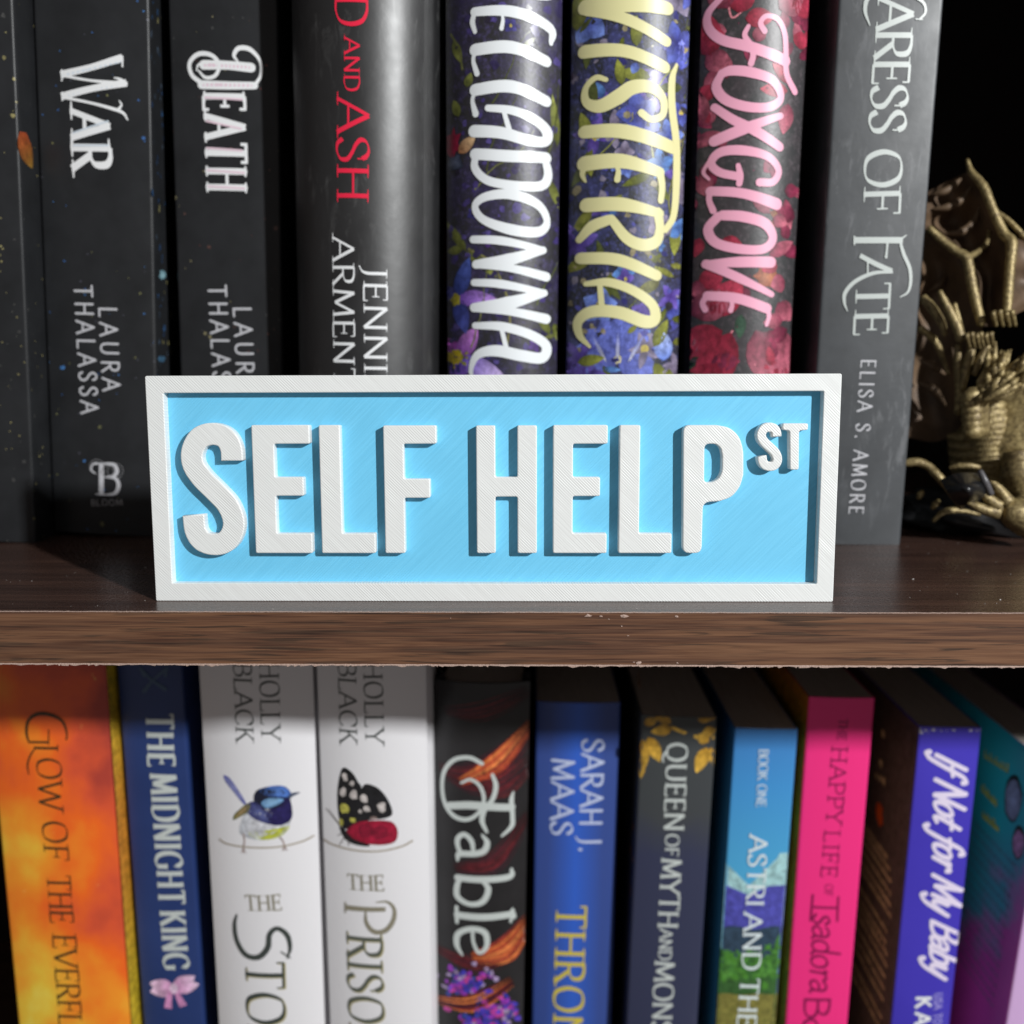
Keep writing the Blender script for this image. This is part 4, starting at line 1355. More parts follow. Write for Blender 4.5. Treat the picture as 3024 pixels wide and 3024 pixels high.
b = holly(((577, 925, 2108), (628, 958, 3024)), 60, 'white hardcover with a small blue bird printed on its spine', None)
b.text('HOLLY', Z6, (384, 30), (398, 438), 98, 'roman', I_DKGREY, 'author_lettering', gap=.12, weight=.9)
b.text('BLACK', Z6, (246, 32), (262, 445), 96, 'roman', I_DKGREY, 'author_lettering', gap=.12, weight=.9)
b.text('THE', Z6, (315, 1338), (502, 1334), 88, 'book', I_TAUPE, gap=.10)
b.strokes([([(262, 1365), (250, 1420), (262, 1500), (310, 1570), (380, 1580), (430, 1530), (440, 1460), (480, 1430), (530, 1470), (545, 1540), (530, 1590)], [10, 22, 26, 30, 32, 30, 26, 26, 26, 20, 8]),
           ([(500, 1555), (545, 1590)], [8, 8])], Z6, I_DKGREY, 'title_lettering')
b.text('TOLEN', Z6, (308, 1602), (335, 2380), 200, 'roman', I_DKGREY, gap=.10, weight=.95)
sh = Ink(b.surf, .03)
set_text(sh, 'TOLEN', (b.P(Z6, 308, 1602)[0] + .35, b.P(Z6, 308, 1602)[1] - .35), (b.P(Z6, 335, 2380)[0] + .35, b.P(Z6, 335, 2380)[1] - .35), 200 * b.mmpx(Z6, 308, 1602), 'roman', gap=.1)
sh.make('title_shade', I_GOLD, b.root)
LN = ink_mat('sepia_line_ink', (0.34, 0.29, 0.22), .4)
b.strokes([([(165, 978), (210, 995), (330, 1002), (480, 1002), (600, 988), (660, 968)], [9, 9])], Z6, LN, 'printed_line')
# the bird
ink = Ink(b.surf, .10)


def shape(B, ink, z, pts, col, col2=None, seed=0):
    """Filled outline built as a fan of rings so that it follows the curved spine."""
    Q = catmull([B.P(z, *p) for p in pts] + [B.P(z, *pts[0])], 5)[:-1]
    c = Vector((sum(q[0] for q in Q) / len(Q), sum(q[1] for q in Q) / len(Q)))
    off = ink.off(); b0 = len(ink.v); n = len(Q)
    ink.v.append(ink.s(c.x, c.y, off)); ink.c.append(col2 or col)
    for j in (1, 2, 3):
        for q in Q:
            p = c.lerp(Vector((q[0], q[1])), j / 3)
            ink.v.append(ink.s(p.x, p.y, off))
            f = (j - 1) / 2
            ink.c.append(col if col2 is None else tuple(col2[i] * (1 - f) + col[i] * f for i in range(3)))
    for k in range(n):
        k2 = (k + 1) % n
        ink.f.append((b0, b0 + 1 + k, b0 + 1 + k2))
        for j in range(2):
            o = b0 + 1 + j * n
            ink.f.append((o + k, o + n + k, o + n + k2, o + k2))


shape(b, ink, Z6, [(285, 880), (280, 930), (330, 955), (400, 965), (480, 950), (535, 900), (545, 840), (480, 800), (380, 790), (310, 830)], (0.50, 0.52, 0.56), (0.62, 0.62, 0.66))
shape(b, ink, Z6, [(330, 925), (370, 955), (430, 962), (500, 945), (540, 900), (480, 905), (410, 915)], (0.42, 0.46, 0.03), (0.52, 0.55, 0.08))
shape(b, ink, Z6, [(190, 632), (225, 645), (270, 700), (315, 770), (300, 775), (245, 715), (200, 665)], (0.14, 0.15, 0.42), (0.26, 0.28, 0.55))
shape(b, ink, Z6, [(315, 775), (340, 770), (325, 815), (290, 840), (245, 865), (250, 835), (285, 800)], (0.10, 0.12, 0.02), (0.35, 0.25, 0.12))
shape(b, ink, Z6, [(315, 800), (345, 760), (400, 790), (450, 830), (520, 860), (470, 885), (400, 870), (340, 840)], (0.03, 0.03, 0.14), (0.10, 0.12, 0.3))
shape(b, ink, Z6, [(400, 830), (440, 880), (500, 890), (550, 860), (550, 790), (530, 750), (460, 790)], (0.012, 0.008, 0.07), (0.02, 0.015, 0.10))
shape(b, ink, Z6, [(355, 740), (375, 700), (440, 682), (510, 685), (545, 720), (545, 755), (500, 790), (420, 800), (370, 790)], (0.01, 0.012, 0.03), (0.01, 0.012, 0.03))
shape(b, ink, Z6, [(385, 705), (440, 682), (505, 684), (542, 715), (540, 745), (490, 740), (430, 730)], (0.05, 0.13, 0.42), (0.10, 0.22, 0.6))
shape(b, ink, Z6, [(395, 770), (430, 745), (490, 748), (510, 760), (470, 785), (420, 795)], (0.12, 0.26, 0.48), (0.25, 0.45, 0.68))
shape(b, ink, Z6, [(535, 735), (555, 725), (592, 728), (555, 745), (540, 755)], (0.06, 0.08, 0.14))
for a, c in (((300, 930), (300, 1010)), ((490, 950), (515, 1000))):
    ink.ribbon([b.P(Z6, *a), b.P(Z6, (a[0] + c[0]) / 2 + 6, (a[1] + c[1]) / 2), b.P(Z6, *c)], [.55, .45, .55], col=(0.35, 0.26, 0.24))
    for dx in (-12, 2, 14):
        ink.ribbon([b.P(Z6, *c), b.P(Z6, c[0] + dx, c[1] + 26)], [.4, .2], col=(0.35, 0.26, 0.24))
ink.make('bird_print', M_ART, b.root)

b = holly(((929, 1260, 2108), (960, 1280, 3024)), 60, 'white hardcover with a black and crimson butterfly printed on its spine', None)
b.text('HOLLY', Z6, (932, 30), (946, 455), 98, 'roman', I_DKGREY, 'author_lettering', gap=.12, weight=.9)
b.text('BLACK', Z6, (796, 32), (806, 458), 96, 'roman', I_DKGREY, 'author_lettering', gap=.12, weight=.9)
b.text('THE', Z6, (850, 1232), (1042, 1230), 88, 'book', I_TAUPE, gap=.10)
b.strokes([([(835, 1328), (1050, 1328)], [30, 26]), ([(835, 1300), (835, 1358)], [8, 8]), ([(945, 1340), (950, 1400), (990, 1445), (1050, 1440), (1090, 1390), (1095, 1330), (1060, 1290), (1000, 1290)], [8, 20, 28, 28, 24, 18, 14, 6])], Z6, I_TAUPE, 'title_lettering', rnd=False)
b.text('RISONER', Z6, (840, 1468), (866, 2330), 188, 'roman', ink_mat('slate_ink', (0.10, 0.11, 0.09)), gap=.12, weight=.95)
sh = Ink(b.surf, .03)
set_text(sh, 'RISONER', (b.P(Z6, 840, 1468)[0] + .3, b.P(Z6, 840, 1468)[1] - .35), (b.P(Z6, 866, 2330)[0] + .3, b.P(Z6, 866, 2330)[1] - .35), 188 * b.mmpx(Z6, 840, 1468), 'roman', gap=.12)
sh.make('title_shade', I_GOLD, b.root)
b.strokes([([(712, 988), (760, 1005), (880, 1020), (1010, 1022), (1130, 1005), (1188, 982)], [9, 9])], Z6, LN, 'printed_line')
ink = Ink(b.surf, .10)
BK = (0.012, 0.012, 0.014)
shape(b, ink, Z6, [(820, 592), (870, 610), (905, 660), (922, 690), (915, 780), (880, 880), (830, 915), (800, 860), (790, 770), (795, 680)], BK)
shape(b, ink, Z6, [(925, 690), (950, 668), (1010, 690), (1060, 750), (1085, 825), (1050, 850), (960, 860), (860, 890), (880, 800), (905, 730)], BK)
shape(b, ink, Z6, [(850, 905), (910, 870), (1000, 860), (1080, 870), (1112, 920), (1100, 975), (1040, 990), (960, 985), (880, 965), (845, 940)], (0.30, 0.006, 0.03), (0.36, 0.01, 0.04))
shape(b, ink, Z6, [(800, 905), (830, 915), (870, 960), (960, 985), (955, 998), (880, 990), (830, 965)], BK)
WH = (0.55, 0.5, 0.48); YL = (0.45, 0.42, 0.08)
for x, y, r, a, c in ((832, 640, 1.2, 1.6, WH), (872, 668, 1.2, 1.2, WH), (822, 722, 1.5, 1.5, WH), (880, 728, 1.7, 1.4, WH), (935, 745, 1.7, 1.3, WH), (830, 808, 1.9, 1.2, YL), (950, 800, 1.6, 1, WH), (1028, 790, 1.9, 1.2, WH),
                      (875, 862, 1.5, .8, YL), (812, 880, .9, 2, YL), (985, 848, 1.6, .5, (0.3, 0.22, 0.2)), (915, 815, .9, 1, WH)):
    ink.blob(b.P(Z6, x, y), r * .74, c, int(x + y), .25, aspect=a, col2=tuple(v * 1.2 for v in c), n=9)
DR = (0.10, 0.004, 0.02)
for (x, y) in ((945, 915), (1020, 925)):
    for r in (12, 26, 38):
        Q = [b.P(Z6, x + r * cos(t * pi / 6), y + r * .85 * sin(t * pi / 6)) for t in range(13)]
        ink.ribbon(Q, [.28] * 13, col=DR)
for (p, q) in (((815, 910), (722, 820)), ((812, 905), (740, 822)), ((830, 960), (800, 1005)), ((850, 970), (855, 1003)), ((815, 940), (790, 955))):
    ink.ribbon([b.P(Z6, *p), b.P(Z6, *q)], [.35, .2], col=(0.15, 0.13, 0.12))
ink.make('butterfly_print', M_ART, b.root)

# fable
b = make_book('hardcover_book', 'black hardcover with silver lowercase title and swirls of orange hair', 'book',
              ((1281, 1563, 2200), (1281, 1544, 3024)), 74, dark_cover('black_silky_jacket', (0.016, 0.015, 0.016), .4), hard=True, z0=LZ, top_px=(1420, 2018), alpha=22)
rng = random.Random(77)
ink = Ink(b.surf, .02)


def strands(B, ink, z, a, mid, c, spread, n, cols, w=.25, fade=True):
    for q in range(n):
        s = rng.gauss(0, spread)
        j = lambda p, k: (p[0] + s * k * .5 + rng.gauss(0, spread * .12), p[1] + s * k + rng.gauss(0, spread * .12))
        Q = catmull([B.P(z, *j(a, .5)), B.P(z, *j(mid, 1)), B.P(z, *j(c, .7))], 7)
        col = rng.choice(cols)
        ink.ribbon([tuple(p) for p in Q], [w * (.3 + 1.2 * sin(pi * i / (len(Q) - 1))) for i in range(len(Q))],
                   col=lambda t, s_, col=col: tuple(v * (.15 + .85 * sin(pi * (.15 + .8 * t))) for v in col))


OR = [(0.65, 0.13, 0.03), (0.5, 0.08, 0.03), (0.35, 0.04, 0.02), (0.75, 0.22, 0.06), (0.18, 0.02, 0.02)]
DKR = [(0.16, 0.015, 0.02), (0.09, 0.01, 0.015), (0.06, 0.01, 0.02)]
strands(b, ink, Z7, (130, 620), (330, 640), (600, 420), 40, 42, DKR)
strands(b, ink, Z7, (150, 300), (340, 290), (590, 200), 26, 22, DKR)
strands(b, ink, Z7, (230, 660), (420, 560), (600, 380), 24, 70, OR, .45)
strands(b, ink, Z7, (320, 700), (450, 660), (600, 560), 30, 26, DKR)
strands(b, ink, Z7, (200, 1120), (420, 1080), (590, 860), 30, 26, DKR)
strands(b, ink, Z7, (300, 1590), (470, 1560), (590, 1430), 26, 70, OR, .45)
strands(b, ink, Z7, (90, 1830), (300, 1820), (500, 1720), 20, 40, OR[1:] + DKR, .5)
strands(b, ink, Z7, (90, 1560), (300, 1620), (500, 1600), 24, 20, DKR)
for (cx, cy, n, s) in ((270, 1710, 85, 52), (430, 1870, 75, 55), (330, 1925, 60, 50)):
    for q in range(n):
        x, y = rng.gauss(cx, s * 1.25), rng.gauss(cy, s * .6)
        c = rng.choice([(0.05, 0.04, 0.42), (0.10, 0.05, 0.5), (0.30, 0.04, 0.45), (0.55, 0.06, 0.35), (0.04, 0.06, 0.3), (0.4, 0.3, 0.5)])
        petal(ink, b.P(Z7, x, y), rng.uniform(1.5, 3.4), rng.uniform(1.2, 2.4), rng.uniform(0, 6.3), tuple(v * .6 for v in c), tuple(v * 1.2 for v in c))
ink.make('swirl_print', M_ART, b.root)
b.strokes([([(345, 560), (280, 530), (200, 545), (145, 610), (132, 700), (150, 790), (200, 845), (270, 855), (330, 815), (355, 750), (335, 680), (285, 645), (235, 665)], [22, 24, 24, 22, 20, 22, 26, 24, 20, 20, 20, 18, 14]),
           ([(175, 790), (300, 780), (500, 800)], [40, 44, 40]), ([(510, 720), (500, 760), (505, 850), (500, 900), (450, 945)], [10, 26, 24, 26, 14]),
           ([(400, 620), (418, 680), (400, 750), (360, 800), (345, 860), (370, 920)], [18, 26, 26, 28, 28, 16])], Z7, I_SILV, 'title_lettering')
b.strokes([([(215, 1075), (225, 1040), (300, 1035), (355, 1020), (372, 975), (345, 935)], [14, 34, 34, 36, 30, 12]), ([(300, 1035), (290, 970), (250, 935), (215, 965), (225, 1020), (260, 1040)], [18, 28, 28, 28, 24, 18]),
           ([(500, 1125), (490, 1165), (350, 1170), (215, 1165)], [14, 36, 38, 36]), ([(340, 1170), (378, 1220), (350, 1285), (280, 1300), (215, 1265), (215, 1200), (235, 1170)], [18, 32, 34, 28, 32, 30, 18]),
           ([(505, 1340), (510, 1380)], [16, 30]), ([(500, 1365), (350, 1368), (215, 1362)], [38, 40, 38]), ([(210, 1320), (212, 1400)], [20, 20]), ([(500, 1345), (496, 1405)], [14, 14]),
           ([(295, 1430), (300, 1500), (330, 1555), (370, 1520), (360, 1450), (290, 1430), (220, 1460), (212, 1520), (240, 1570)], [18, 18, 22, 28, 34, 32, 34, 30, 12])], Z7, I_SILV, 'title_lettering')

# throne (blue)
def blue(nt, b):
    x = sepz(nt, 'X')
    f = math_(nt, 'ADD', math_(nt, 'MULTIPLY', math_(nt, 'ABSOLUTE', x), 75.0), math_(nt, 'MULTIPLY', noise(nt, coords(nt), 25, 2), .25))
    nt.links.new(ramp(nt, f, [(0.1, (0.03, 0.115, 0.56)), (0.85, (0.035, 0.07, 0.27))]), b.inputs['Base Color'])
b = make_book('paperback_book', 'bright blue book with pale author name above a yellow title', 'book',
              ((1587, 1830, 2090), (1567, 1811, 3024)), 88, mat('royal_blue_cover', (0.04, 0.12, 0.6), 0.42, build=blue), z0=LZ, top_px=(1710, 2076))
I_LAV = ink_mat('lavender_white_ink', (0.50, 0.56, 0.76))
b.text('SARAH J.', Z7, (874, 432), (858, 1025), 112, 'flare', I_LAV, 'author_lettering', gap=.10)
b.text('MAAS', Z7, (716, 535), (708, 935), 112, 'flare', I_LAV, 'author_lettering', gap=.10)
b.text('THRONE', Z7, (736, 1308), (716, 2130), 156, 'book', I_YELL, gap=.12)

# queen
def queen(nt, b):
    z = sepz(nt)
    n = noise(nt, coords(nt), 22, 3, .5)
    f = math_(nt, 'ADD', math_(nt, 'MULTIPLY', math_(nt, 'SUBTRACT', z, 0.16), 9.0), math_(nt, 'MULTIPLY', n, .55))
    c = ramp(nt, f, [(0.10, (0.03, 0.035, 0.075)), (0.30, (0.045, 0.05, 0.055)), (0.62, (0.045, 0.052, 0.052)), (0.85, (0.035, 0.045, 0.16)), (1.0, (0.04, 0.05, 0.2))])
    nt.links.new(c, b.inputs['Base Color'])
b = make_book('paperback_book', 'slate grey book with golden leaves at the head of its spine', 'book',
              ((1893, 2123, 2117), (1853, 2059, 3024)), 80, mat('slate_cover', (0.05, 0.055, 0.06), 0.45, build=queen), z0=LZ, top_px=(2008, 2117))
rng = random.Random(5)
ink = Ink(b.surf, .03)
GD, GL = (0.42, 0.22, 0.02), (0.70, 0.42, 0.06)
ink.ribbon([b.P(Z7, 1340, 370), b.P(Z7, 1400, 395), b.P(Z7, 1480, 425), b.P(Z7, 1570, 430)], [1.1] * 4, col=GL)
for (x, y, L, W, a) in ((1340, 350, 9, 4.5, 2.6), (1345, 375, 9, 5, 3.4), (1220, 425, 12, 6, -1.1), (1190, 440, 13, 5, -1.45), (1530, 480, 12, 6, -1.9), (1550, 480, 10, 5, -1.2), (1500, 420, 7, 4, .5), (1540, 450, 6, 5, 2.6),
                        (1260, 330, 6, 4, 1), (1200, 360, 6, 4, .5), (1480, 330, 7, 4, .1), (1560, 340, 6, 4, 1.8), (1180, 540, 9, 4, -1.5), (1570, 380, 6, 4, 3.6)):
    petal(ink, b.P(Z7, x, y), L * .8, W * .8, a, GD, GL)
ink.make('gold_leaf_print', M_ART, b.root)
ink = Ink(b.side(-1), .03)
for q in range(26):
    petal(ink, (rng.uniform(2, 40), rng.uniform(120, 205)), rng.uniform(3, 7), 2.4, rng.uniform(0, 6.3), (0.16, 0.06, 0.02), (0.28, 0.12, 0.04))
ink.make('side_art', M_ART, b.root)
b.text('QUEEN', Z7, (1320, 452), (1302, 912), 106, 'slab', I_SILV, gap=.10)
b.text('OF', Z7, (1312, 932), (1308, 1045), 70, 'slab', I_SILV, gap=.1)
b.text('MYTH', Z7, (1290, 1060), (1270, 1422), 106, 'slab', I_SILV, gap=.08)
b.text('AND', Z7, (1282, 1432), (1274, 1592), 66, 'slab', I_SILV, gap=.08)
b.text('MONSTERS', Z7, (1255, 1600), (1222, 2290), 104, 'slab', I_SILV, gap=.08)

# astri (sky, hills and meadow)
def sky_(nt, b):
    z = sepz(nt)
    b_ = math_(nt, 'MULTIPLY', math_(nt, 'SUBTRACT', z, 0.135), 14.0)
    nt.links.new(ramp(nt, b_, [(0.0, (0.07, 0.36, 0.62)), (0.45, (0.05, 0.27, 0.60)), (1.0, (0.04, 0.13, 0.42))]), b.inputs['Base Color'])
b = make_book('paperback_book', 'light blue book with hills and green bushes painted on its spine', 'book',
              ((2172, 2356, 2153), (2111, 2294, 3024)), 80, mat('sky_blue_cover', (0.06, 0.3, 0.6), 0.42, build=sky_), z0=LZ, top_px=(2264, 2153), alpha=6)
ink = Ink(b.surf, .02)
def area(pts, col, off):
    # horizontal strips, so the fill follows the gentle curve of the spine
    Q = [b.P(Z8, *p) for p in pts]
    hw = b.w / 2
    m = len(Q)
    for k in range(m - 1):
        (xa, za), (xb2, zb) = Q[k], Q[k + 1]
        bm0 = len(ink.v)
        for (x, z) in ((xa, za), (xb2, zb), (xb2, 60), (xa, 60)):
            ink.v.append(ink.s(x, z, off)); ink.c.append(col)
        ink.f.append((bm0, bm0 + 1, bm0 + 2, bm0 + 3))
xs = [20 + 14 * i for i in range(40)]
area([(x, 1085 + (118 - abs(x - 235) * .95 if abs(x - 235) < 160 else -30 + .0 * x) + (x > 395) * -20) for x in xs], (0.36, 0.60, 0.62), .05)
area([(x, 1205 + max(0, 45 - abs(x - 230) * .4)) for x in xs], (0.08, 0.08, 0.42), .07)
area([(x, 1425 + 8 * sin(x * .03)) for x in xs], (0.03, 0.06, 0.10), .09)
area([(x, 1560 + 22 * sin(x * .045) + 10 * sin(x * .13) - (110 if x > 365 else 0) * min(1, (x - 365) / 40)) for x in xs], (0.06, 0.20, 0.035), .11)
area([(x, 1680 + 14 * sin(x * .05 + 1)) for x in xs], (0.04, 0.12, 0.03), .13)
area([(x, 1775 + 3 * sin(x * .04)) for x in xs], (0.22, 0.20, 0.045), .15)
rng = random.Random(3)
ink.k = 0; ink.base = .17
for q in range(130):
    x, y = rng.uniform(80, 430), rng.gauss(1630, 45)
    c = rng.choice([(0.07, 0.24, 0.03), (0.10, 0.30, 0.05), (0.04, 0.14, 0.03)])
    if x > 350: y -= 50 * rng.random()
    ink.blob(b.P(Z8, x, y), rng.uniform(.4, 1.3), c, q, .4, n=7)
for q in range(120):
    ink.blob(b.P(Z8, rng.uniform(70, 400), rng.uniform(1790, 1930)), rng.uniform(.2, .8), rng.choice([(0.26, 0.24, 0.06), (0.18, 0.17, 0.04), (0.14, 0.15, 0.03)]), q, .4, aspect=.5, n=7)
ink.make('landscape_print', M_ART, b.root)
b.text('BOOK ONE', Z8, (287, 485), (272, 785), 50, 'slab', ink_mat('sky_white_ink', (0.55, 0.66, 0.75)), 'series_lettering', gap=.08, base=.3)
I_W2 = ink_mat('cool_white_ink', (0.70, 0.78, 0.80))
b.text('ASTRI', Z8, (238, 938), (218, 1305), 94, 'slab', I_W2, gap=.10, base=.3)
b.text('AND', Z8, (208, 1345), (198, 1642), 96, 'slab', I_W2, gap=.08, base=.3)
b.text('THE', Z8, (190, 1690), (172, 1940), 98, 'slab', I_W2, gap=.08, base=.3)
ink = Ink(b.side(-1), .03)
ink.ribbon([(0.4, 0), (0.4, 120), (.4, b.H)], [.8] * 3, col=(0.02, 0.05, 0.09))
ink.make('side_art', M_ART, b.root)

# pink
b = make_book('paperback_book', 'hot pink book with a thin magenta title and orange yellow side', 'book',
              ((2389, 2588, 2061), (2322, 2504, 3024)), 82, mat('hot_pink_cover', (0.86, 0.03, 0.215), 0.4, spec=.4, bump=(700, .1, 3)), z0=LZ, top_px=(2488, 2061), alpha=6)
ink = Ink(b.side(-1), .05)
for q in range(30):
    z = b.H - 150 + q * 5
    f = q / 30
    ink.ribbon([(.7, z + 2.5), (20, z + 2.5), (120, z + 2.5)], [5.02] * 3, col=(0.50 + .1 * f, 0.26 - .02 * f + .05 * sin(q), 0.015), off=.05)
ink.make('side_art', M_ART, b.root)
ink = Ink(b.side(1), .04)  # unseen tan face, added to bounce warm light onto the brown back cover
ink.ribbon([(3, b.H / 2), (60, b.H / 2), (128, b.H / 2)], [b.H - 1] * 3, col=(0.60, 0.40, 0.20))
ink.make('bounce_light_face', M_ART, b.root)
b.text('THE', Z8, (709, 325), (700, 435), 46, 'book', I_MAG, gap=.10)
b.text('HAPPY', Z8, (671, 475), (640, 875), 86, 'book', I_MAG, gap=.14, weight=.85)
b.text('LIFE', Z8, (633, 915), (614, 1155), 84, 'book', I_MAG, gap=.18, weight=.85)
b.text('OF', Z8, (637, 1195), (633, 1255), 40, 'book', I_MAG, gap=.10)
b.strokes([([(706, 1262), (700, 1390)], [9, 9]), ([(572, 1252), (560, 1388)], [10, 10]), ([(700, 1320), (640, 1318), (568, 1315)], [14, 14, 14])], Z8, I_MAG, 'title_lettering')
b.text('sadora', Z8, (575, 1345), (556, 1765), 150, 'script', I_MAG, gap=-.02, weight=.75, slant=.12)
b.text('Bo', Z8, (532, 1785), (520, 1990), 130, 'script', I_MAG, gap=.02, weight=.9)

# indigo script title
def indigo(nt, b):
    n = noise(nt, coords(nt), 20, 3)
    nt.links.new(ramp(nt, n, [(0.3, (0.045, 0.03, 0.40)), (0.7, (0.06, 0.042, 0.48))]), b.inputs['Base Color'])
b = make_book('paperback_book', 'indigo paperback with a white handwritten title and worn head', 'book',
              ((2706, 2912, 2152), (2641, 2798, 3024)), 80, mat('indigo_cover', (0.05, 0.035, 0.45), 0.4, build=indigo), z0=LZ, top_px=(2808, 2148), alpha=6)
b.text('If Not for My Baby', Z8, (1222, 500), (1188, 1665), 160, 'script', ink_mat('lilac_white_ink', (0.76, 0.68, 0.84)), slant=.58, gap=.0, weight=1.35)
b.text('USA TO', Z8, (1212, 1770), (1206, 1935), 42, 'sans', ink_mat('lilac_ink', (0.40, 0.36, 0.72)), 'author_lettering', gap=.14)
b.text('KA', Z8, (1112, 1788), (1104, 1935), 84, 'bold', I_WHITE, 'author_lettering', gap=.3)
ink = Ink(b.side(1), .04)  # unseen pale face, added as a reflector to brighten the teal cover opposite
ink.ribbon([(6, b.H / 2), (60, b.H / 2), (128, b.H / 2)], [b.H - 1] * 3, col=(0.62, 0.66, 0.66))
ink.make('bounce_light_face', M_ART, b.root)
ink = Ink(b.surf, .05)
rng = random.Random(4)
for q in range(26):
    x = rng.choice([rng.uniform(1120, 1200), rng.uniform(1120, 1470), rng.uniform(1400, 1480)])
    ink.blob(b.P(Z8, x, 382 + rng.random() * (22 if x < 1210 or x > 1400 else 8)), rng.uniform(.15, .5), (0.55, 0.53, 0.6), q, .5, n=6)
ink.make('worn_edge', M_ART, b.root)
# its brown back cover, with orange and cream print
ink = Ink(b.side(-1), .05)
rng = random.Random(14)
ink.ribbon([(0.2, b.H / 2), (70, b.H / 2), (b.H * 0 + 128, b.H / 2)], [b.H - 1] * 3, col=lambda t, s: (0.105, 0.07, 0.082), off=.03)
CR = (0.75, 0.52, 0.36)
lines = ((940, 1010, 0), (955, 1075, 0), (960, 1135, 0), (960, 1200, 0), (958, 1260, 0), (960, 1320, 0), (940, 1400, 0), (935, 1460, 0), (940, 1520, 0), (940, 1580, 0), (930, 1640, 0), (925, 1700, 0), (920, 1760, 0), (910, 1850, 0), (905, 1910, 0))
for (x, y, _) in lines:
    u0, v0 = b.Pside(-1, Z8, x + 22, y + 45)
    u = u0
    while u < u0 + 46:
        w = rng.uniform(1.0, 2.2)
        for t in range(3):
            ink.ribbon([(u + t * w / 3, v0 - .9), (u + t * w / 3 + .12, v0 + rng.choice([.5, .9, 1.1]))], [.42, .42], col=CR, off=.07 + .01 * t)
        ink.ribbon([(u, v0 - .7), (u + w * .9, v0 - .6)], [.4, .4], col=CR, off=.11)
        u += w + .7
for (x, y, r) in ((940, 400, 1.7), (930, 565, 1.6), (905, 625, 1.2), (925, 640, 1.3), (945, 655, 1.5)):
    ink.blob(b.Pside(-1, Z8, x, y), r, CR, int(x), .4, n=8)
ink.blob(b.Pside(-1, Z8, 922, 830), 3.4, (0.60, 0.07, 0.01), 5, .25, aspect=1.1, col2=(0.8, 0.12, 0.02))
ink.make('back_cover_print', M_ART, b.root)

# teal and purple, at the right edge
b = make_book('paperback_book', 'teal and purple book seen from its back cover at the lower right edge', 'book',
              ((3062, 3230, 2450), (2978, 3120, 3024)), 72, mat('pale_lilac_spine', (0.62, 0.40, 0.68), 0.45, bump=(1500, .2, 2)), z0=LZ, top_px=(3130, 2262), alpha=6)
def teal(nt, b):
    z = sepz(nt); y = sepz(nt, 'Y')
    n = noise(nt, coords(nt), 26, 4, .6)
    f = math_(nt, 'ADD', math_(nt, 'MULTIPLY', math_(nt, 'SUBTRACT', z, 0.145), -9.0), math_(nt, 'MULTIPLY', n, 1.0))
    f = math_(nt, 'SUBTRACT', f, math_(nt, 'MULTIPLY', y, 9.0))
    nt.links.new(ramp(nt, f, [(0.3, (0.02, 0.36, 0.45)), (0.55, (0.06, 0.26, 0.38)), (0.72, (0.45, 0.06, 0.36)), (0.95, (0.55, 0.06, 0.40))]), b.inputs['Base Color'])
bcv = mesh('back_cover', [Vector((-b.w / 2 - .05, .5, .2)) * MM, Vector((-b.w / 2 - .05, 129, .2)) * MM, Vector((-b.w / 2 - .05, 129, b.H - .1)) * MM, Vector((-b.w / 2 - .05, .5, b.H - .1)) * MM], [(0, 3, 2, 1)])
link('back_cover', bcv, mat('teal_purple_cover', (0.03, 0.1, 0.15), .38, build=teal), b.root)
ink = Ink(b.side(-1), .1)
rng = random.Random(19)
for (x, y, r, c) in ((1625, 745, 5.0, (0.17, 0.20, 0.32)), (1655, 975, 3.4, (0.34, 0.17, 0.34))):
    ink.blob(b.Pside(-1, Z8, x, y), r + .5, (0.004, 0.01, 0.015), int(x), .06, aspect=1.6)
    ink.blob(b.Pside(-1, Z8, x, y + 8), r, c, int(x), .08, aspect=1.5, col2=tuple(v * 1.7 for v in c))
YG = (0.55, 0.5, 0.04)
for (x0, y0, x1, y1) in ((1480, 515, 1600, 590), (1465, 690, 1540, 770), (1470, 830, 1550, 900)):
    A, B_ = b.Pside(-1, Z8, x0, y0), b.Pside(-1, Z8, x1, y1)
    for t in range(9):
        f = t / 8
        u, v = A[0] + (B_[0] - A[0]) * f, A[1] + (B_[1] - A[1]) * f
        ink.ribbon([(u, v - 1.4), (u + .5, v + rng.choice([0.4, 1.2, 1.8]))], [.9, .7], col=YG)
        if t % 2: ink.ribbon([(u - 1.2, v - .8), (u + 1.5, v - .6)], [.6, .6], col=YG)
for k in range(15):
    v0 = b.Pside(-1, Z8, 1540, 1000 + k * 62)[1]
    u = 9.0
    while u < 60:
        w = rng.uniform(1, 3)
        ink.ribbon([(u, v0), (u + w / 2, v0 + .5), (u + w, v0)], [.7, .5, .7], col=(0.10, 0.14, 0.22))
        u += w + .9
ink.make('back_cover_print', M_ART, b.root)

# ------------------------------------------------------------------ dragon figurine
def bronze(nt, b):
    n = noise(nt, coords(nt), 900, 5, .65)
    n2 = noise(nt, coords(nt), 70, 4, .6)
    c = ramp(nt, n, [(0.30, (0.07, 0.045, 0.022)), (0.52, (0.34, 0.26, 0.11)), (0.75, (0.62, 0.50, 0.25))])
    c = mix(nt, ramp(nt, n2, [(0.3, (.5,) * 3), (0.65, (0,) * 3)]), c, (0.07, 0.045, 0.028))
    nt.links.new(c, b.inputs['Base Color'])
    bp = N(nt, 'ShaderNodeBump'); bp.inputs['Strength'].default_value = 0.5
    bp.inputs['Distance'].default_value = 0.0004
    nt.links.new(n, bp.inputs['Height']); nt.links.new(bp.outputs[0], b.inputs['Normal'])


M_BRONZE = mat('brushed_bronze', (0.3, 0.22, 0.11), 0.45, metal=.35, build=bronze)


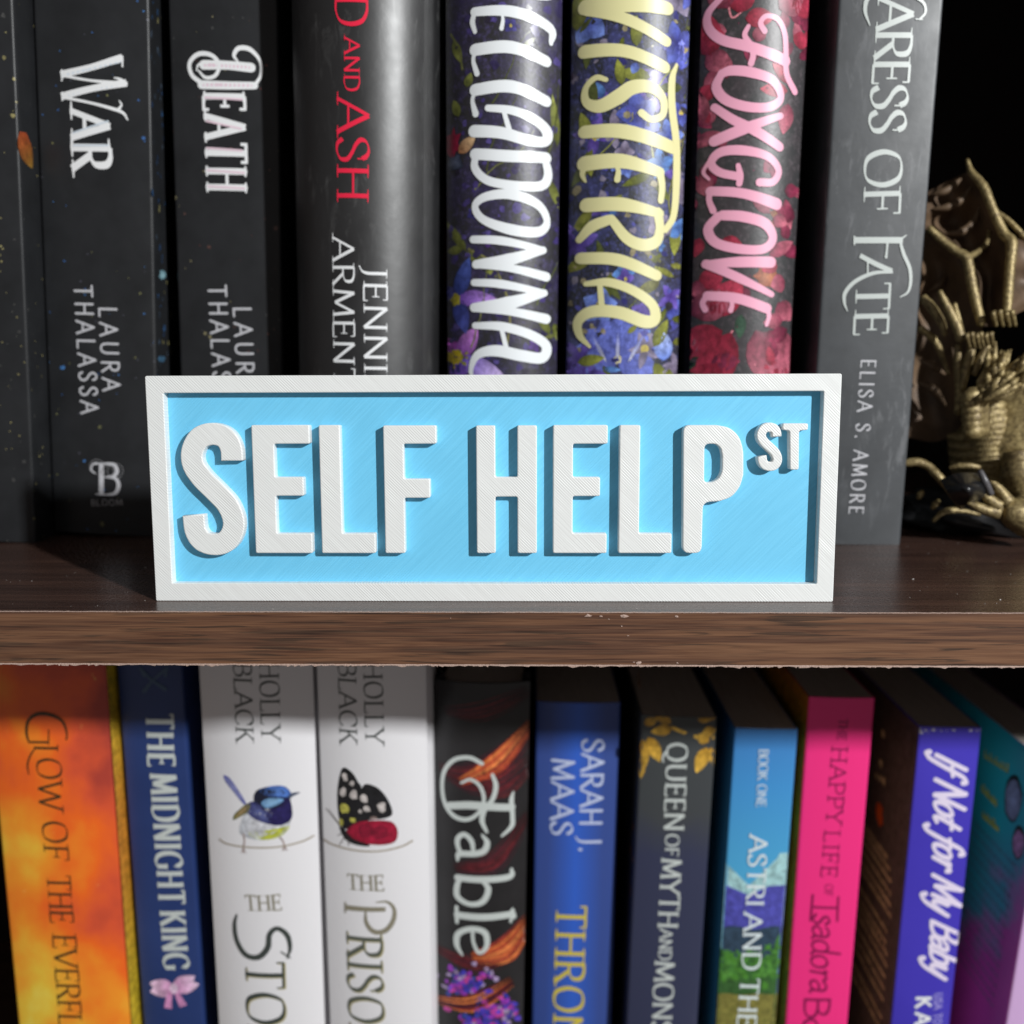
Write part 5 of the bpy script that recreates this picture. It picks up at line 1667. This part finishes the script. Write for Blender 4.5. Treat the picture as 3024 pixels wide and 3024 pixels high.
def membrane(nt, b):
    n = noise(nt, coords(nt), 55, 4, .6)
    nt.links.new(ramp(nt, n, [(0.3, (0.05, 0.032, 0.022)), (0.7, (0.20, 0.125, 0.07))]), b.inputs['Base Color'])
M_MEMB = mat('dark_wing_leather', (0.03, 0.02, 0.014), .55, metal=.2, build=membrane, bump=None)
M_BLKR = mat('black_resin', (0.012, 0.012, 0.013), .28)
dragon = link('dragon_figurine', None, category='figurine', label='bronze coloured winged dragon figurine standing right of the grey paperback')


def D(z, x, y, dep):
    return at_y(*zp(z, x, y), dep)


def bone(pts, rad, name='wing_bone', m=M_BRONZE, seg=10, rough=.02, seed=1):
    link(name, tube_mesh(name, pts, rad, seg, 5, rough, random.Random(seed)), m, dragon)


# wing fingers
bone([D(ZD, 665, 225, 96), D(ZD, 700, 340, 95), D(ZD, 820, 490, 92), D(ZD, 900, 690, 90), D(ZD, 1010, 930, 88), D(ZD, 1085, 1020, 86), D(ZD, 1070, 1250, 84), D(ZD, 1055, 1480, 82), D(ZD, 1040, 1700, 80)],
     [.5, 1.0, 1.35, 1.35, 1.45, 1.7, 1.45, 1.4, 1.3])
bone([D(ZD, 960, 740, 92), D(ZD, 1080, 830, 90), D(ZD, 1230, 990, 88)], [.8, .8, .9])
bone([D(ZD, 300, 880, 92), D(ZD, 420, 990, 91), D(ZD, 560, 1100, 89), D(ZD, 660, 1170, 87), D(ZD, 700, 1380, 85), D(ZD, 750, 1600, 83), D(ZD, 800, 1800, 81)], [1.0, 1.25, 1.3, 1.5, 1.5, 1.5, 1.3])
bone([D(ZD, 650, 1170, 88), D(ZD, 760, 1110, 92), D(ZD, 850, 1020, 95), D(ZD, 870, 900, 97)], [1.2, .9, .7, .5])
bone([D(ZD, 240, 1540, 88), D(ZD, 330, 1640, 86), D(ZD, 420, 1780, 85), D(ZD, 450, 1900, 84)], [1.3, 1.5, 1.3, .7])
bone([D(ZD, 400, 1480, 82), D(ZD, 480, 1640, 81), D(ZD, 560, 1800, 80), D(ZD, 610, 1950, 79)], [.8, 1.3, 1.5, 1.5])
bone([D(ZD, 540, 1600, 83), D(ZD, 570, 1720, 83), D(ZD, 610, 1860, 82)], [.8, .9, .8])
bone([D(ZD, 215, 1830, 88), D(ZD, 300, 1900, 88), D(ZD, 380, 1990, 88), D(ZE, 470, 330, 88)], [1.1, 1.2, 1.1, .5])


def patch(name, grid, m, n=6, bulge=0.0, ripple=0.0, fr=3.0):
    """A stretched, rippled skin through a grid of measured points."""
    rows = [catmull(r, n) for r in grid]
    cols = [catmull([r[i] for r in rows], n) for i in range(len(rows[0]))]
    a, bq = len(cols), len(cols[0])
    vs = []
    for i in range(a):
        for j in range(bq):
            u, v = i / (a - 1), j / (bq - 1)
            p = cols[i][j]
            vs.append((p + Vector((0, bulge * sin(pi * u) * sin(pi * v) + ripple * sin(fr * pi * v + 1.5 * u), 0))) * MM)
    fs = [(i * bq + j, i * bq + j + 1, (i + 1) * bq + j + 1, (i + 1) * bq + j) for i in range(a - 1) for j in range(bq - 1)]
    # thickness
    o = len(vs)
    vs += [v + Vector((0, .5 * MM, 0)) for v in vs[:o]]
    fs += [tuple(q + o for q in reversed(f)) for f in fs[:]]
    link(name, mesh(name, vs, fs, True), m, dragon)


patch('wing_membrane', [[D(ZD, 240, 560, 100), D(ZD, 480, 440, 104), D(ZD, 700, 330, 97)],
                        [D(ZD, 240, 720, 101), D(ZD, 560, 660, 108), D(ZD, 830, 520, 95)],
                        [D(ZD, 260, 880, 95), D(ZD, 600, 900, 106), D(ZD, 960, 830, 93)],
                        [D(ZD, 560, 1110, 92), D(ZD, 780, 1130, 100), D(ZD, 1060, 1030, 90)],
                        [D(ZD, 700, 1400, 88), D(ZD, 880, 1400, 96), D(ZD, 1060, 1400, 87)],
                        [D(ZD, 790, 1800, 84), D(ZD, 900, 1820, 90), D(ZD, 1040, 1760, 83)]], M_MEMB, 6, 3, 1.6, 7)
patch('wing_membrane', [[D(ZD, 250, 900, 95), D(ZD, 420, 1020, 94), D(ZD, 640, 1170, 90)],
                        [D(ZD, 150, 1250, 98), D(ZD, 420, 1300, 102), D(ZD, 690, 1380, 88)],
                        [D(ZD, 120, 1600, 97), D(ZD, 420, 1640, 98), D(ZD, 760, 1640, 86)],
                        [D(ZD, 100, 1950, 97), D(ZD, 420, 1980, 96), D(ZD, 800, 1900, 84)],
                        [D(ZE, 60, 500, 98), D(ZE, 350, 600, 98), D(ZE, 600, 560, 88)],
                        [D(ZE, 60, 900, 98), D(ZE, 380, 950, 98), D(ZE, 640, 800, 90)]], M_MEMB, 6, 3, 1.4, 6)
patch('wing_membrane', [[D(ZD, 1070, 1020, 88), D(ZD, 1200, 1000, 92), D(ZD, 1500, 1250, 92)],
                        [D(ZD, 1060, 1400, 87), D(ZD, 1220, 1400, 93), D(ZD, 1500, 1450, 92)],
                        [D(ZD, 1040, 1750, 83), D(ZD, 1250, 1650, 88), D(ZD, 1500, 1700, 92)]], M_MEMB, 6, 2, 1.0, 5)
# cross folds of the membranes, raised ridges
for pts in ([(330, 700), (480, 680), (620, 600), (700, 480)], [(330, 560), (470, 520), (620, 400)], [(420, 930), (600, 920), (720, 820), (780, 680)],
            [(780, 1400), (880, 1350), (950, 1250)], [(300, 1480), (400, 1420), (470, 1320)], [(700, 1110), (820, 1060), (880, 960)]):
    bone([D(ZD, x, y, 101 - k % 2) for k, (x, y) in enumerate(pts)], [.3, 1.3, 1.2, .3], 'membrane_fold', mat('worn_bronze_fold', (0.11, 0.068, 0.036), .6, metal=.1), 8, .0)
for pts in ([(200, 200), (320, 250), (440, 330)], [(190, 400), (330, 470), (450, 620)], [(500, 60), (540, 250), (570, 430)]):
    bone([D(ZE, x, y, 92) for (x, y) in pts], [.3, 1.6, .4], 'membrane_fold', bpy.data.materials['worn_bronze_fold'], 8, .0)

# small claws where the fingers start
for (cx, cy, dep, sc) in ((1030, 1690, 78, 1.0), (790, 1900, 77, 1.1)):
    for k in range(4 if sc == 1 else 6):
        x = cx - 110 * sc + k * (60 if sc == 1 else 44) + (k * 37 % 11)
        bone([D(ZD, x + 20, cy + 120, dep + 2), D(ZD, x, cy + 50, dep), D(ZD, x - 8, cy + 5 - (k % 2) * 16, dep - 1), D(ZD, x + 14, cy - 22, dep)], [.55, .75, .75, .3], 'claw', M_BRONZE, 9, .06, k)
# feathered shoulder: bundles of long scales
rng = random.Random(4)
sh_pts = []
for k in range(110):
    t = rng.random()
    s = rng.random()
    bx, by = 650 + 120 * s + 330 * t * .25, 640 - 60 * s
    ex, ey = 800 + 560 * s + rng.uniform(-30, 30), 60 + 260 * s * t + rng.uniform(-60, 160)
    f0 = rng.uniform(0, .6); f1 = f0 + rng.uniform(.25, .5)
    p = lambda f: (bx + (ex - bx) * f + 40 * sin(f * 3), by + (ey - by) * f)
    dep = 74 - 6 * s + rng.uniform(-1.5, 1.5)
    (xa, ya), (xm, ym), (xb2, yb2) = p(f0), p((f0 + f1) / 2), p(f1)
    bone([D(ZE, xa, ya, dep), D(ZE, xm, ym, dep - 1.4), D(ZE, xb2, yb2, dep)], [.5, 1.15, .25], 'shoulder_scale', M_BRONZE, 8, .05, k)
# arm folded under it
bone([D(ZE, 560, 60, 82), D(ZE, 560, 250, 82), D(ZE, 575, 460, 81), D(ZE, 560, 690, 80)], [1.0, 1.5, 1.4, 1.2], 'arm')
bone([D(ZE, 700, 20, 80), D(ZE, 660, 180, 80), D(ZE, 620, 330, 79), D(ZE, 600, 460, 79)], [1.2, 1.5, 1.4, .9], 'arm')
bone([D(ZE, 830, 60, 79), D(ZE, 760, 200, 79), D(ZE, 700, 330, 78)], [1.3, 1.4, .8], 'arm')
for k in range(6):
    bone([D(ZE, 760 + k * 5, 520 + k * 62, 76), D(ZE, 690, 530 + k * 64, 73), D(ZE, 628 + 6 * k, 560 + k * 60, 74), D(ZE, 612 + 8 * k, 590 + k * 56, 76)], [2.6, 2.8, 2.0, .7], 'elbow_scale', M_BRONZE, 10, .06, k)


def scaly_body(name, path, rad, seg, rows, amp, seed):
    """A thick trunk covered with raised, overlapping scales."""
    P = catmull(path, 12)
    n = len(P)
    vs, fs = [], []
    for i, p in enumerate(P):
        f = i / (n - 1) * (len(rad) - 1); k = min(int(f), len(rad) - 2)
        r = rad[k] * (1 - f + k) + rad[k + 1] * (f - k)
        t = (P[min(i + 1, n - 1)] - P[max(i - 1, 0)]).normalized()
        a = t.cross(Vector((0, -1, .1))).normalized(); b_ = t.cross(a)
        for q in range(seg):
            th = 2 * pi * q / seg
            ph = (i / (n - 1) * rows)
            row = int(ph)
            s = abs(sin((q / seg * 40 + (row % 2) * .5) * pi))
            h = amp * (1 - (ph - row)) * (.35 + .65 * s)
            vs.append((p + (a * cos(th) + b_ * sin(th)) * (r + h)) * MM)
    for i in range(n - 1):
        for q in range(seg):
            q2 = (q + 1) % seg
            fs.append((i * seg + q, i * seg + q2, (i + 1) * seg + q2, (i + 1) * seg + q))
    fs.append(tuple(range(seg))); fs.append(tuple((n - 1) * seg + q for q in reversed(range(seg))))
    return link(name, mesh(name, vs, fs, True), M_BRONZE, dragon)


scaly_body('neck', [D(ZE, 800, 560, 84), D(ZE, 830, 800, 84), D(ZE, 830, 1000, 84), D(ZE, 840, 1200, 84), D(ZE, 880, 1420, 84)], [5.0, 5.5, 5.2, 5.5, 5.0], 160, 16, .7, 1)
scaly_body('body', [D(ZE, 1230, 460, 94), D(ZE, 1170, 700, 94), D(ZE, 1120, 950, 94), D(ZE, 1130, 1200, 94), D(ZE, 1180, 1500, 94)], [12, 18, 21, 20, 15], 240, 34, .6, 2)
# belly plates
for k in range(9):
    y = 560 + k * 82
    bone([D(ZE, 470 + 8 * k, y + 340 + 0 * k, 90), D(ZE, 620, y + 350, 86), D(ZE, 760, y + 345, 82)], [1.0, 1.9, 1.6], 'belly_plate', M_BRONZE, 10, .05, k) if 0 <= y + 340 < 1210 else None
# thigh and clawed foot on the shelf
scaly_body('thigh', [D(ZE, 1100, 1050, 72), D(ZE, 1120, 1250, 70), D(ZE, 1160, 1420, 70)], [3.5, 5, 4], 120, 14, .6, 3)
fz = D(ZE, 1100, 1760, 66).z
foot = [Vector((D(ZE, 1180, 1620, 66).x + 8, 72, 7)), Vector((D(ZE, 1180, 1620, 66).x, 67, 5.6)), Vector((D(ZE, 1050, 1600, 66).x, 64, 6.0)), Vector((D(ZE, 960, 1560, 66).x, 64, 6.4))]
bone([D(ZE, 1300, 1730, 60), D(ZE, 1180, 1650, 60), D(ZE, 1060, 1600, 60), D(ZE, 960, 1570, 61), D(ZE, 880, 1570, 61)], [5.2, 5.4, 4.6, 3.0, 2.2], 'foot', M_BRONZE, 18, .05, 6)
for pts, r in (([(930, 1600), (820, 1580), (720, 1540), (640, 1510)], [2.0, 1.6, 1.3, .3]), ([(930, 1540), (860, 1490), (790, 1430), (710, 1385)], [2.0, 1.6, 1.3, .3]), ([(1010, 1500), (960, 1420), (900, 1350), (850, 1310)], [2.2, 1.6, 1.2, .3])):
    bone([D(ZE, x, y, 59) for x, y in pts], r, 'toe', M_BRONZE, 12, .04, 3)
# dark curled tail plate and base in front
patch('tail_fin', [[D(ZE, 400, 1300, 62), D(ZE, 560, 1240, 60), D(ZE, 760, 1240, 62)],
                   [D(ZE, 470, 1420, 58), D(ZE, 620, 1380, 52), D(ZE, 820, 1360, 58)],
                   [D(ZE, 560, 1540, 62), D(ZE, 700, 1520, 60), D(ZE, 870, 1480, 62)]], M_BLKR, 6, -2, 0)
bone([D(ZE, 760, 1215, 58), D(ZE, 810, 1320, 57), D(ZE, 860, 1430, 58)], [.8, 1.1, 1.0], 'horn', mat('dark_horn', (0.09, 0.085, 0.09), .35), 8, 0)
bone([D(ZE, 40, 1150, 72), D(ZE, 180, 1135, 71), D(ZE, 290, 1180, 70), D(ZE, 380, 1270, 68), D(ZE, 500, 1420, 67), D(ZE, 600, 1560, 66)], [1.2, 1.3, 1.3, 1.3, 1.2, .9], 'tail', M_BRONZE, 12, .09, 2)
bone([D(ZE, 480, 1190, 66), D(ZE, 560, 1170, 65), D(ZE, 660, 1170, 64), D(ZE, 760, 1185, 64)], [.5, .9, .9, .7], 'tail', M_BRONZE, 10, .09, 5)
for pts in ([(190, 1470), (230, 1400)], [(320, 1560), (380, 1490)], [(330, 1680), (420, 1600), (560, 1580), (760, 1620)]):
    bone([D(ZE, x, y, 74) for x, y in pts] if len(pts) > 2 else [D(ZE, *pts[0], 74), D(ZE, (pts[0][0] + pts[1][0]) / 2, (pts[0][1] + pts[1][1]) / 2, 73), D(ZE, *pts[1], 74)], [.6, 1.1, .5], 'tail_spike', M_BRONZE, 8, 0)
# dark rocky base
rng = random.Random(9)
bm = bmesh.new()
bmesh.ops.create_icosphere(bm, subdivisions=4, radius=1)
cb = D(ZE, 620, 1800, 88)
for v in bm.verts:
    p = v.co.copy()
    k = 1 + .10 * sin(p.x * 9 + 2) * sin(p.y * 7) + .07 * sin(p.x * 17 + p.z * 11)
    v.co = Vector((cb.x + 26 + p.x * 44 * k, 96 + p.y * 26 * k, max(0.05, 4 + p.z * 11 * k))) * MM
for f in bm.faces: f.smooth = True
me = bpy.data.meshes.new('base'); bm.to_mesh(me); bm.free()
link('base', me, M_BLKR, dragon)
